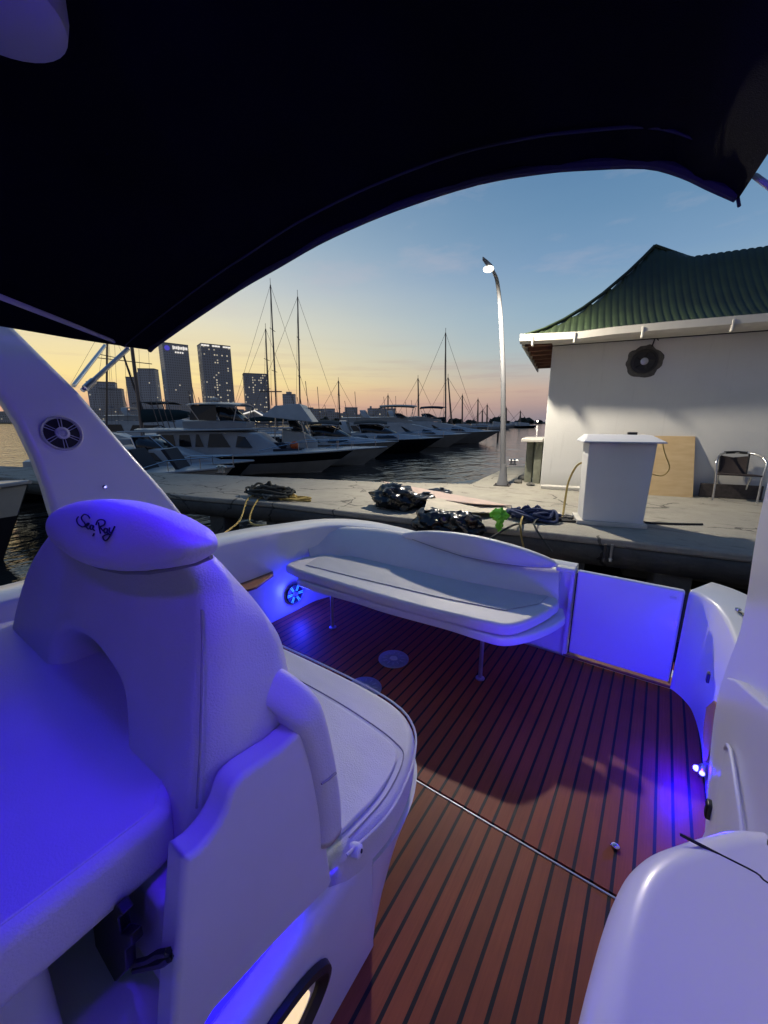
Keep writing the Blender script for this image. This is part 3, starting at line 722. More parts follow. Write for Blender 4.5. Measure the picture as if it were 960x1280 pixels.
for lay in (0, 1):
    for k in range(K - 1):
        for i in range(n - 1):
            a = lay * K * n + k * n + i; f_ = (a, a + 1, a + n + 1, a + n); fs.append(f_ if lay else f_[::-1])
for i in range(n - 1): a = i; fs.append((a, a + 1, K * n + a + 1, K * n + a))
b = MB(); b.add(vs, fs); cv = b.build('canvas', M['canvas'], can, smooth=80)
b = MB(); b.tube([q + Vector((0, -.012, -.002)) for q in e0], .011, 8); b.build('hem', M['canvas_hem'], cv)
b = MB(); b.tube([q + Vector((0, -.13, .001)) for q in e0], .003, 6); b.build('stitch_line', M['canvas_hem'], cv)
b = MB(); b.box((-2.40, -1.2, 1.27), (.012, 2.9, 1.24)); b.build('unseen_light_screen', M['canvas'], can, smooth=0)  # unseen dark panel, added to keep skylight off the helm seat
b = MB(); b.box((.50, -1.55, 1.27), (.012, 2.1, 1.24)); b.build('unseen_light_screen', M['canvas'], can, smooth=0)  # its unseen port twin, added to cut light from that side
# frame bows and struts
b = MB(); b.tube([q + Vector((0, -.055, .028)) for q in e0], .012, 10); b.build('frame_bow', M['alu'], can)
c0 = on_y(160, 436, 1.06)
b = MB(); b.tube([c0, on_plane(103, 488, AP, AN)], .011, 10); b.lathe(on_plane(110, 481, AP, AN) + Vector((.02, 0, 0)), [(.017, -.03), (.017, .03)], 12, (c0 - on_plane(103, 488, AP, AN)).normalized()); b.build('strut', M['alu'], can)
b = MB(); b.tube([on_y(131, 432, 1.2), on_plane(92, 482, AP - AN * .1, AN)], .010, 10); b.build('strut', M['alu'], can)
b = MB(); b.tube([on_z(-80, 340, 1.86), on_z(0, 371, 1.85), on_z(80, 402, 1.85), c0 + Vector((0, 0, .01))], .009, 8); b.build('side_strap', M['strap'], can)
b = MB(); b.tube([on_y(944, 220, 1.0), on_y(960, 232, .95), on_y(985, 250, .9)], .0045, 8); b.build('side_strap', M['strap'], can)
b = MB(); b.tube([on_y(922, 246, 1.09), on_y(924, 258, 1.085)], .003, 6); b.build('loose_thread', M['canvas_hem'], can)

# ================================================================== THE QUAY
DZ = .28
TH = R(10.5)
U = Vector((math.cos(TH), math.sin(TH), 0)); V = Vector((-math.sin(TH), math.cos(TH), 0)); ZV = Vector((0, 0, 1))
pier = thing('concrete_pier', (-3.0, 6.0, -.8), 'long worn concrete pier on dark piles running behind the boat stern', 'pier')
fe = [on_z(x, y, DZ) for x, y in [(240, 620), (340, 628), (460, 642), (600, 657), (700, 667), (930, 692)]]
f0 = fe[0] - (fe[2] - fe[0]).normalized() * 16; f9 = fe[-1] + U * 9
be = [on_z(x, y, DZ) for x, y in [(330, 596), (475, 602), (588, 604.5)]]
b0 = be[0] - (be[1] - be[0]).normalized() * 8.0
far = [on_z(636, 582.5, DZ), on_z(668, 582, DZ)]
outline = [f0] + fe + [f9, f9 + V * 22, far[1] + V * 3 + U * 2, far[1], far[0]] + be[::-1] + [b0]
b = MB(); b.prism(outline, (0, 0, -.09)); b.build('deck', M['concrete'], pier, bevel=.03, seg=2)
fl = [f0] + fe + [f9]
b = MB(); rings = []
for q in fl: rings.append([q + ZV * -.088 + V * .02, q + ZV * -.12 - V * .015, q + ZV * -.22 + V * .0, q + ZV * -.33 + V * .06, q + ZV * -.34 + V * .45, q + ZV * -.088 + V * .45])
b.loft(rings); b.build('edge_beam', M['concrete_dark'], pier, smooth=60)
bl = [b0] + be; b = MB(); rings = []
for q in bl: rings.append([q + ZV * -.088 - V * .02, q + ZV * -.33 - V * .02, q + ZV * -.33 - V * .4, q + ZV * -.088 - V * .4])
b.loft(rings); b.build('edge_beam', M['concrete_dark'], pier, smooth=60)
def poly_at(t):                     # point on the front edge line by pixel x
    return t
pile_px = [(268, 655), (352, 662), (455, 672), (520, 676), (740, 700), (860, 715)]
for (x, y) in [(60, 0), (262, 0), (335, 0), (430, 0), (530, 0), (715, 0), (850, 0)]:
    # nearest point of the front edge seen at this column
    best = None
    for a, c in zip(fl[:-1], fl[1:]):
        for k in range(41):
            q = a.lerp(c, k / 40)
            d = q - EYE; r_ = d.x * math.cos(YAW) + d.y * math.sin(YAW); f_ = -d.x * math.sin(YAW) + d.y * math.cos(YAW)
            dep = f_ * math.cos(PITCH) - d.z * math.sin(PITCH)
            if dep < .1: continue
            pxx = 480 + FPX * r_ / dep
            if best is None or abs(pxx - x) < best[0]: best = (abs(pxx - x), q)
    q = best[1] + V * .28
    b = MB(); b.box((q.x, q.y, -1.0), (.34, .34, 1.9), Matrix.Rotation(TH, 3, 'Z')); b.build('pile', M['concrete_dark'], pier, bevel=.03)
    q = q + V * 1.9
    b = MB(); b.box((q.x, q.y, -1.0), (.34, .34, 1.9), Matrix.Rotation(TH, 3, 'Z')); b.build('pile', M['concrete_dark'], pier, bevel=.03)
# closed quay wall under the building
q0 = on_z(655, 640, DZ)
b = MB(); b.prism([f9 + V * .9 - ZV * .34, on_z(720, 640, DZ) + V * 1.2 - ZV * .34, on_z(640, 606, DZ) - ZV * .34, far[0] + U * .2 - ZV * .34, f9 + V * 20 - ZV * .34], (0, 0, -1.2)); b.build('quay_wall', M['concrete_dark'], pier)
for (x, y) in ((757, 684), (765, 684)):
    q = on_plane(x, y, fl[5] - V * .05, V); 
    b = MB(); b.tube([q + ZV * .03, q - ZV * .16], .014, 8); b.lathe(q - ZV * .16, [(.018, 0), (.02, .03), (.014, .04)], 10); b.build('pipe_stub', M['steel_dark'] if x < 760 else M['alu'], pier)

# ------------------------------------------------------------------ building
WC = Vector((-1.853, 7.967, DZ))
bld = thing('dock_house', WC, 'pale rendered dock house with green corrugated bell-cast roof and round wall fan', 'building', TH)
XB = XF[bld]
def lb_(u, v, z): return Vector((u, v, z))
WH = 2.55
b = MB(); b.box((4.5, 1.58, WH / 2), (9, 3.16, WH)); b.build('wall', M['wall'], bld, local=True, bevel=.012)
OV = .46                                 # eave overhang
T = 2.02                                 # plan depth from the eave to the apex
def P(t):
    t = max(t, 0); return .34 * t + .54 * t * (t / T) ** .8 if t < T else .88 * T
HA = P(T); HR = HA * .815
def roof_h(u, s, depth):
    su = min(s, depth - s); fr_ = P(su); left = P(u)
    right = HA - (u - T) * .50 if u > T else HA
    return min(fr_, left, max(right, HR)) + .0
EZ = WH + .02
depth = 2 * T
rv = []; rf = []
us = []; u = 0.0
while u < 9.9: us.append(u); u += .01313
ss = [0, .05, .12, .25, .45, .7, 1.0, 1.3, 1.55, 1.75, 1.9, 2.02, 2.14, 2.3, 2.6, 2.9, 3.3, 3.7, 3.9, 4.04]
for u in us:
    for s_ in ss:
        h = roof_h(u, s_, depth)
        on_left = P(u) < P(min(s_, depth - s_)) - .0001
        w = (s_ if on_left else u) / .105
        h += .016 * min(1, max(0, 1.7 - 3.4 * abs((w % 1.0) - .5)))
        rv.append((u - OV, s_ - OV, EZ + .09 + h))
ns = len(ss)
for i in range(len(us) - 1):
    for k in range(ns - 1): rf.append((i * ns + k, (i + 1) * ns + k, (i + 1) * ns + k + 1, i * ns + k + 1))
b = MB(); b.add(rv, rf); rfo = b.build('roof', M['roof_green'], bld, local=True, smooth=50)
b = MB()
def ridge(pts, r=.05): b.tube(pts, r, 6)
hipl = [(t - OV, t - OV, EZ + .11 + P(t)) for t in (0, .3, .6, .9, 1.2, 1.6, 1.85, T)]
ridge(hipl, .032); rr = [(T - OV, T - OV, EZ + .11 + HA)]
tr = T + (HA - HR) / .50
ridge([(T - OV, T - OV, EZ + .11 + HA), (tr - OV, T - OV, EZ + .11 + HR), (9.4, T - OV, EZ + .11 + HR)], .04)
b.build('ridge_cap', M['roof_green'], rfo, local=True)
# gutter, fascias, rafters
prof = [(-.11, .06), (-.115, -.05), (-.06, -.085), (.0, -.085), (.0, .055), (-.02, .055), (-.025, -.055), (-.085, -.05), (-.09, .06)]
b = MB(); rings = []
for u, dz in ((-OV - .05, .0), (-.2, -.015), (.4, -.035), (.9, -.01), (1.6, .0), (3.5, .0), (9.4, 0)):
    rings.append([(u, -OV + y, EZ + .06 + z + dz) for y, z in prof])
b.loft(rings); b.build('gutter', M['fascia'], bld, local=True, smooth=30)
for u in (-.30, .35, 1.3, 2.4, 3.5):
    b = MB(); b.box((u, -OV - .06, EZ - .005), (.035, .13, .16)); b.build('gutter_bracket', M['fascia'], bld, local=True, bevel=.01)
b = MB(); b.box((-OV - .01, 1.56, EZ + .02), (.03, 4.06, .17)); b.build('side_fascia', M['fascia'], bld, local=True, bevel=.005)
b = MB(); b.box((-OV - .03, 1.56, EZ + .10), (.05, 4.06, .05)); b.build('side_trim', M['fascia'], bld, local=True, bevel=.005)
b = MB(); b.box((4.5, -OV + .02, EZ + .035), (9.9, .025, .12)); b.build('front_fascia', M['fascia'], bld, local=True)
for k in range(7):
    b = MB(); b.box((-.23, -.2 + k * .55, EZ + .02), (.44, .07, .10)); b.build('rafter', M['roof_wood'], bld, local=True)
b = MB(); b.box((-.23, 1.56, EZ + .085), (.44, 4.0, .02)); b.build('soffit', M['roof_wood'], bld, local=True)
b = MB(); b.box((4.5, -.23, EZ - .002), (9.0, .44, .02)); b.build('soffit', M['fascia'], bld, local=True)
# exhaust fan in a rough mortar patch
fu = ((on_plane(805, 452, WC, V) - WC).dot(U), on_plane(805, 452, WC, V).z - DZ)
pts = []
for k in range(40):
    a = 2 * PI * k / 40; r_ = .265 + .06 * noise.noise(Vector((math.cos(a) * 2, math.sin(a) * 2, 3)))
    pts.append((fu[0] + r_ * math.cos(a), -.001, fu[1] + r_ * math.sin(a) * .95))
b = MB(); b.prism(pts, (0, -.012, 0)); fan = b.build('fan_patch', M['mortar'], bld, local=True)
b = MB(); b.lathe((fu[0], -.012, fu[1]), [(.195, 0), (.195, .035), (.16, .04), (.155, .02), (.001, .02)], 36, (0, -1, 0)); b.build('fan_housing', M['fan_dark'], fan, local=True)
b = MB(); b.lathe((fu[0], -.03, fu[1]), [(.06, 0), (.055, .02), (.025, .03), (.001, .03)], 24, (0, -1, 0))
b.build('fan_motor', M['alu'], fan, local=True)
b = MB()
for k in range(5):
    a = 2 * PI * k / 5; rt_ = Matrix.Rotation(a, 3, 'Y') @ Matrix.Rotation(.5, 3, 'X')
    b.box(Vector((fu[0], -.03, fu[1])) + Matrix.Rotation(a, 3, 'Y') @ Vector((.10, 0, 0)), (.085, .004, .055), rt_)
b.build('fan_blades', M['fan_dark'], fan, local=True)
b = MB(); b.tube([(fu[0] + .08, -.012, fu[1] + .22), (fu[0] + .11, -.010, fu[1] + .36), (fu[0] + .16, -.03, WH - .03)], .010, 6); b.build('fan_cable', M['cable'], bld, local=True)

# ------------------------------------------------------------------ things on the quay
def on_pier(x, y): return on_z(x, y, DZ)
# street lamp
lb = on_pier(628, 606.5)
lamp = thing('street_lamp', lb, 'slim white street lamp with lit head at the pier corner by the dock house', 'street lamp')
lpts = [lb, on_y(628.6, 560, lb.y), on_y(629, 480, lb.y), on_y(627, 420, lb.y), on_y(624.8, 380, lb.y - .06), on_y(621.5, 352, lb.y - .34), on_y(617.5, 341, lb.y - .66)]
b = MB(); b.tube(smooth_path(lpts, 4), .056, 14, .026); b.build('pole', M['pole_white'], lamp)
b = MB(); b.lathe(lb, [(.115, .012), (.10, .06), (.075, .20), (.05, .42), (.001, .42)], 20); b.build('base_cone', M['pole_white'], lamp)
b = MB(); b.box(lb + ZV * .008, (.30, .30, .016), Matrix.Rotation(TH, 3, 'Z'))
for sx_ in (-.11, .11):
    for sy_ in (-.11, .11):
        q = lb + U * sx_ + V * sy_; b.tube([q + ZV * .01, q + ZV * .05], .012, 6)
b.build('base_plate', M['steel_dark'], lamp)
lh = on_y(611, 334, lb.y - .79)
d_ = (lh - lpts[-1]).normalized()
b = MB(); b.loft([[lpts[-1] - d_ * .03 + Vector((0, s1 * .03, s2 * .025)) for s1, s2 in ((-1, -1), (1, -1), (1, 1), (-1, 1))], [lh - d_ * .02 + Vector((0, s1 * .12, s2 * .05 + .035)) for s1, s2 in ((-1, -1), (1, -1), (1, 1), (-1, 1))], [lh + d_ * .12 + Vector((0, s1 * .10, s2 * .03 + .035)) for s1, s2 in ((-1, -1), (1, -1), (1, 1), (-1, 1))]]); b.build('lamp_head', M['pole_white'], lamp, bevel=.01)
b = MB(); b.ico(lh + Vector((0, -.01, -.03)), .085, 3, (1.0, .95, .55)); b.build('lens', M['lamp_glow'], lamp)
LAMP = lh + Vector((-.02, -.05, -.14))

# stone table at the building corner
tb = on_pier(657, 606)
tbl = thing('stone_table', tb + V * .5, 'mossy concrete stand with pale slab top against the dock house corner', 'table')
q = tb + V * .75
b = MB(); b.box(q + U * .04 + ZV * .86, (.40, 1.3, .06), Matrix.Rotation(TH, 3, 'Z')); b.build('slab_top', M['fascia'], tbl, bevel=.012)
b = MB(); b.box(q - V * .30 + U * .0 + ZV * .41, (.14, .16, .83), Matrix.Rotation(TH, 3, 'Z')); b.build('leg', M['post_stone'], tbl, bevel=.015)
b = MB(); b.box(q - V * .25 + U * .17 + ZV * .41, (.14, .5, .83), Matrix.Rotation(TH, 3, 'Z')); b.build('leg', M['post_stone'], tbl, bevel=.015)
b = MB(); b.box(q + V * .5 + ZV * .41, (.16, .16, .83), Matrix.Rotation(TH, 3, 'Z')); b.build('leg', M['post_stone'], tbl, bevel=.015)
for k, (x, y, r_) in enumerate(((648, 604, .07), (655, 600, .10), (663, 607, .06))):
    q = on_pier(x, y); b = MB(); b.ico(q + ZV * r_ * .4, r_, 2, (1.3, 1, .7), .35, 1.6, k); o = b.build('rubble', M['mortar'], None)
    tag(o, ['rounded lump of rubble left of the stone stand', 'biggest lump of rubble at the foot of the stone stand', 'small lump of rubble touching the dock house corner'][k], 'rubble', 'rubble by the stone stand')
# mooring bollards
def bollard(px, py, s, label):
    q = on_pier(px, py); t = thing('bollard', q, label, 'bollard', TH, 'mooring cleats on the pier edges')
    b = MB(); b.box((0, 0, .012 * s), (.22 * s, .16 * s, .024 * s)); b.build('base_plate', M['steel_dark'], t, local=True, bevel=.004)
    b = MB(); b.lathe((-.05 * s, 0, .02 * s), [(.035 * s, 0), (.03 * s, .13 * s), (.045 * s, .16 * s), (.001, .17 * s)], 12); b.build('post', M['alu'], t, local=True)
    b = MB(); b.lathe((.05 * s, 0, .02 * s), [(.035 * s, 0), (.03 * s, .13 * s), (.045 * s, .16 * s), (.001, .17 * s)], 12); b.build('post', M['alu'], t, local=True)
    b = MB(); b.tube([(-.13 * s, 0, .14 * s), (.15 * s, 0, .15 * s)], .022 * s, 8); b.build('crossbar', M['alu'], t, local=True)
bollard(277, 592, 1.1, 'pale metal cleat on the far pier edge below the dark motor yacht')
bollard(641, 581, .9, 'small metal cleat at the far end of the pale quay beyond the lamp')

# lectern
lq = on_pier(727, 655); lr = on_pier(803, 660.5)
lu = (lr - lq).normalized(); lv = Vector((-lu.y, lu.x, 0)); ang = math.atan2(lu.y, lu.x)
wl = (lr - lq).length
lec = thing('lectern', lq, 'pale grey lectern with wide overhanging top standing at the pier edge', 'lectern', ang)
b = MB(); b.loft([[(.0, 0, .05), (wl, 0, .05), (wl, .40, .05), (0, .40, .05)], [(-.02, -.01, .98), (wl + .02, -.01, .98), (wl + .02, .42, .98), (-.02, .42, .98)]]); b.build('body', M['lectern'], lec, local=True, bevel=.008)
b = MB(); b.loft([[(-.09, -.09, .985), (wl + .09, -.09, .985), (wl + .09, .50, .985), (-.09, .50, .985)], [(-.085, -.085, 1.0), (wl + .085, -.085, 1.0), (wl + .085, .495, 1.0), (-.085, .495, 1.0)], [(-.01, .18, 1.065), (wl + .01, .18, 1.065), (wl + .01, .49, 1.065), (-.01, .49, 1.065)]]); b.build('top', M['lectern_top'], lec, local=True, smooth=20)
b = MB(); b.box((wl / 2 - .01, .2, .025), (wl + .10, .46, .05)); b.build('plinth', M['fascia'], lec, local=True, bevel=.008)
b = MB(); b.box((wl * .78, .40, 1.080), (.10, .05, .03)); o = b.build('microphone_base', M['black_plastic'], None, bevel=.004); o.data.transform(XF[lec]); tag(o, 'small black box lying on top of the lectern', 'box')
# cables round the lectern
def rope(name, pts, r, m, label, cat='rope', group=None, k=6):
    b = MB(); b.tube(smooth_path(pts, k), r, 7); o = b.build(name, m, None); return tag(o, label, cat, group)
lp_ = lambda u, v, z: XF[lec] @ Vector((u, v, z))
rope('yellow_hose', [lp_(.04, .43, .72), lp_(-.06, .46, .66), lp_(-.14, .44, .45), lp_(-.17, .35, .2), lp_(-.2, .2, .03), lp_(-.30, .0, .014), lp_(-.42, .1, .014)], .013, M['rope_yellow'], 'yellow hose drooping from the left side of the lectern to the ground', 'hose')
rope('thin_cord', [lp_(wl + .03, .40, .66), lp_(wl + .12, .42, .60), lp_(wl + .24, .40, .58), lp_(wl + .30, .40, .68), lp_(wl + .24, .43, .84), lp_(wl + .2, .45, .98)], .007, M['rope_yellow'], 'thin cord curling off the right side of the lectern', 'cord')
rope('black_cable', [on_pier(800, 653) + ZV * .012, on_pier(815, 655) + ZV * .012, on_pier(840, 656) + ZV * .012, on_pier(878, 656.5) + ZV * .012], .013, M['cable'], 'black cable lying straight on the concrete right of the lectern', 'cable')
# plywood sheet leaning on the wall
pb0 = on_pier(806, 618.5); pb1 = on_pier(866, 622)
pu = (pb1 - pb0).normalized(); pl = (pb1 - pb0).length
pbx = thing('plywood_sheet', pb0, 'bare plywood sheet leaning against the dock house wall behind the lectern', 'board')
pv = Vector((-pu.y, pu.x, 0)); tilt = (pv * .28 + ZV * 1.0).normalized(); nn = pu.cross(tilt).normalized()
hgt = 1.02
c_ = [pb0 - pu * .55, pb1, pb1 + tilt * hgt - pu * .03, pb0 - pu * .55 + tilt * hgt]
b = MB(); b.prism(c_, -nn * .018); b.build('sheet', M['wood_pale'], pbx, bevel=.002)
# timber offcuts by the wall
q = on_pier(712, 612)
b = MB(); b.box(q + ZV * .03, (1.0, .22, .05), Matrix.Rotation(TH + .05, 3, 'Z')); tag(b.build('timber_board', M['fascia'], None, bevel=.004), 'pale timber board flat on the ground left of the lectern', 'board')
q = on_pier(722, 606)
b = MB(); b.box(q + ZV * .05, (.8, .25, .1), Matrix.Rotation(TH - .04, 3, 'Z')); tag(b.build('timber_block', M['concrete_dark'], None, bevel=.01), 'dark low block under the cardboard box beside the wall', 'block')
cb = thing('cardboard_box', q + ZV * .1, 'beige cardboard box with cut handle hole by the wall', 'box', TH)
b = MB(); b.loft([[(-.19, -.14, 0), (.3, -.14, 0), (.3, .14, 0), (-.19, .14, 0)], [(-.17, -.15, .28), (.3, -.15, .28), (.3, .15, .28), (-.17, .15, .28)]]); b.build('carton', M['cardboard'], cb, local=True, bevel=.012)
b = MB(); b.box((-.07, -.148, .15), (.11, .012, .10)); b.build('handle_hole', M['roof_wood'], cb, local=True)
q = on_pier(870, 621.5) + V * .08
b = MB(); b.box(q + U * .45 + ZV * .12, (.8, .04, .22), Matrix.Rotation(TH, 3, 'Z')); tag(b.build('dark_board', M['steel_dark'], None, bevel=.004), 'dark low board against the wall behind the chair', 'board')

# aluminium armchair
ch_l, ch_r = on_pier(890.5, 625), on_pier(946, 629)
cu_ = (ch_r - ch_l).normalized(); cw = (ch_r - ch_l).length; ca = math.atan2(cu_.y, cu_.x)
chair = thing('armchair', (ch_l + ch_r) / 2, 'aluminium tube armchair with brown mesh seat beside the plywood sheet', 'chair', ca)
h = cw / 2
for s1 in (-1, 1):
    b = MB(); b.tube(smooth_path([(s1 * (h), 0, 0), (s1 * (h + .005), .02, .35), (s1 * (h + .02), .03, .50), (s1 * (h + .03), .06, .60), (s1 * h, .16, .68)], 4), .015, 10); b.build('front_leg', M['alu'], chair, local=True)
    b = MB(); b.tube([(s1 * (h - .10), .44, 0), (s1 * (h - .06), .32, .40)], .015, 10); b.build('rear_leg', M['alu'], chair, local=True)
b = MB(); b.tube(smooth_path([(-h, .16, .68), (-h + .05, .30, .715), (-h * .5, .42, .735), (0, .45, .74), (h * .5, .42, .735), (h - .05, .30, .715), (h, .16, .68)], 5), .016, 10); b.build('armrest_hoop', M['alu'], chair, local=True)
b = MB(); b.tube(smooth_path([(-h * .62, .40, .735), (-h * .3, .44, .74), (0, .455, .745), (h * .3, .44, .74), (h * .45, .42, .74)], 4), .021, 10); b.build('back_grip', M['cable'], chair, local=True)
b = MB(); b.loft([[(-h, -.0, .40), (h, -.0, .40), (h - .04, .40, .39), (-h + .04, .40, .39)], [(-h, -.0, .425), (h, -.0, .425), (h - .04, .40, .41), (-h + .04, .40, .41)]]); b.build('seat', M['mesh_fabric'], chair, local=True, bevel=.006)
rings = []
for z, y, ww in ((.41, .36, .62), (.5, .40, .62), (.6, .43, .63), (.66, .44, .645)):
    row = []
    for k in range(9):
        f_ = -1 + 2 * k / 8; row.append(Vector((f_ * h * ww - h * .1, y + .03 * (1 - f_ * f_), z + (.03 * abs(f_) ** 2 if z > .64 else 0))))
    rings.append(row + [q + Vector((0, .012, 0)) for q in row[::-1]])
b = MB(); b.loft(rings); b.build('backrest', M['mesh_fabric'], chair, local=True)
for s1 in (-1, 1):
    b = MB(); b.tube([(s1 * h * .64 - h * .1, .37, .41), (s1 * h * .66 - h * .1, .445, .72)], .012, 8); b.build('back_post', M['cable'], chair, local=True)

for o in chair.children: o.data.transform(Matrix.Diagonal((1, .72, 1, 1)))

# bin bags
def bag(px, py, r, scale, seed, label, dz=0.0, knot=True, P_=None):
    q = (P_ if P_ is not None else on_pier(px, py)) + ZV * dz
    t = thing('bin_bag', q, label, 'bin bag', 0, 'black bin bags on the pier edge')
    b = MB(); b.ico(q + ZV * r * scale[2] * .85, r, 4, scale, .30, 2.2, seed); b.build('bag', M['bag'], t, smooth=40)
    if knot:
        k = q + ZV * r * scale[2] * 1.75 + Vector((.05, .03, 0))
        b = MB(); b.lathe(k - ZV * .05, [(.06, 0), (.022, .04), (.03, .06), (.05, .075), (.001, .06)], 7); b.build('knot', M['bag'], t, smooth=25)
bag(494, 635, .28, (1.3, .9, .66), 1.3, 'big shiny black bin bag on the concrete at the left end')
bag(529, 634, .18, (1.1, .9, .62), 4.1, 'small black bin bag wedged right of the biggest bag')
bag(548, 618, .15, (1.6, .9, .35), 7.9, 'flat black bin bag lying behind the pink board')
bag(0, 0, .24, (1.15, .8, .74), 11.2, 'black bin bag hanging over the pier edge under the boards', 0, False, on_plane(542, 669, fe[3] - V * .12, V))
bag(0, 0, .22, (1.1, .8, .76), 14.7, 'round black bin bag at the pier edge next to the lime plastic', 0, False, on_plane(578, 671, fe[3] - V * .12, V))
# loose boards
def board(name, px, th, m, label, zs=(0, 0, 0, 0), lift=0):
    c = [on_z(x, y, DZ + lift + z) for (x, y), z in zip(px, zs)]
    b = MB(); b.prism(c, (0, 0, -th)); tag(b.build(name, m, None, bevel=.002), label, 'board', 'loose boards on the pier')
board('pink_board', [(476, 601), (600, 624), (640, 632), (600, 630), (545, 624)], .012, M['board_pink'], 'long pinkish board lying across the pier by the bags', (.03, .10, .06, .12, .12), .02)
board('beige_board', [(535, 621), (575, 626), (642, 634), (640, 641), (590, 640), (530, 637)], .012, M['board_beige'], 'wide beige board propped on the bin bags', (.14, .10, .03, .03, .08, .16), .02)
board('beige_board', [(645, 634), (700, 640), (696, 645), (645, 641)], .012, M['board_beige'], 'short beige board under the blue rope tangle', (.01, .0, .0, .01), .018)
# lime plastic scrap
gq = on_plane(624, 646, fe[3] - V * .06, V)
b = MB(); b.ico(gq + Vector((0, 0, .02)), .10, 3, (.95, .45, .75), .55, 2.4, 5.0); b.ico(gq + Vector((.015, -.02, -.07)), .07, 3, (.55, .4, 1.2), .6, 2.6, 9.0)
tag(b.build('plastic_scrap', M['green_rag'], None, smooth=20), 'crumpled lime green plastic scrap hanging on the pier edge', 'scrap')
# rope heaps
def tangle(name, centre, n, rad, hgt, r, m, label, seed, ux=1.0):
    rnd = random.Random(seed); b = MB()
    for _ in range(n):
        pts = []; a = rnd.uniform(0, 6.28); rr = rad * rnd.uniform(.3, 1)
        for k in range(9):
            a += rnd.uniform(.4, 1.1); q = rr * rnd.uniform(.6, 1.2)
            pts.append(centre + U * (q * math.cos(a) * ux) + V * (q * math.sin(a) * .6) + ZV * (r + hgt * rnd.uniform(0, 1) * (1 - min(q / rad, 1) * .6)))
        b.tube(smooth_path(pts, 4), r, 6)
    return tag(b.build(name, m, None), label, 'rope')
h1 = on_pier(338, 622)
tangle('rope_heap', h1, 15, .40, .28, .020, M['rope_dark'], 'dark tangled rope heap on the left pier edge', 3, 1.3)
tangle('rope_coil', h1 + U * .46 - V * .02, 5, .24, .08, .016, M['rope_yellow'], 'loose yellow rope beside the dark rope heap', 5, 1.5)
tangle('grey_rope', h1 + U * .12 - V * .12, 4, .22, .14, .018, M['rope_grey'], 'grey rope strands over the dark rope heap', 8)
h2 = on_pier(664, 650)
tangle('blue_rope', h2, 12, .30, .20, .018, M['rope_blue'], 'blue rope tangle on the pier edge left of the lectern', 13, 1.3)
tangle('dark_hose', on_pier(705, 650), 5, .22, .05, .013, M['cable'], 'black hose loops on the ground beside the lectern foot', 17, 1.5)
tangle('white_hose', on_pier(712, 647), 2, .14, .05, .013, M['fascia'], 'short white hose loop beside the lectern foot', 19, 1.3)
edge1 = on_plane(330, 632, fe[1] - V * .03, V)
rope('mooring_line', [h1 - U * .05 + ZV * .10, h1 - U * .22 - V * .26 + ZV * .02, on_y(300, 650, 3.1), on_y(272, 673, 2.2), Vector((-2.42, 1.55, .70))], .012, M['rope_yellow'], 'yellow mooring line nearer the camera, ending left of the other', 'rope', 'mooring lines to the pier')
rope('mooring_line', [h1 + U * .05 + ZV * .08, h1 + U * .0 - V * .3 + ZV * .01, on_y(312, 652, 3.2), Vector((-2.48, 2.05, .66))], .012, M['rope_yellow'], 'yellow mooring line further aft, leaving the dark end of the heap', 'rope', 'mooring lines to the pier')
rope('black_line', [h2 + U * .3 + ZV * .05, h2 - U * .05 - V * .2 + ZV * .0, on_plane(640, 657, fe[3] - V * .1, V), on_plane(612, 673, fe[3] - V * .35, V)], .012, M['cable'], 'black line crossing the pier face below the blue rope', 'rope')
rope('yellow_line', [h2 - U * .1 + ZV * .06, on_plane(651, 655, fe[3] - V * .05, V), on_plane(652, 672, fe[3] - V * .06, V), on_plane(656, 690, fe[3] - V * .06, V)], .011, M['rope_yellow'], 'yellow line hanging straight down the pier face', 'rope')
rope('dark_line', [h2 + U * .1 + ZV * .04, on_plane(668, 657, fe[3] - V * .05, V), on_plane(690, 690, fe[3] - V * .2, V)], .010, M['rope_dark'], 'thin dark line slanting down the pier face to the right', 'rope')

# ================================================================== THE MARINA
def quad_panel(b, p, th):               # a thin slab on four points
    n = (p[1] - p[0]).cross(p[3] - p[0]).normalized()
    b.prism([q - n * th * .5 for q in p], n * th)

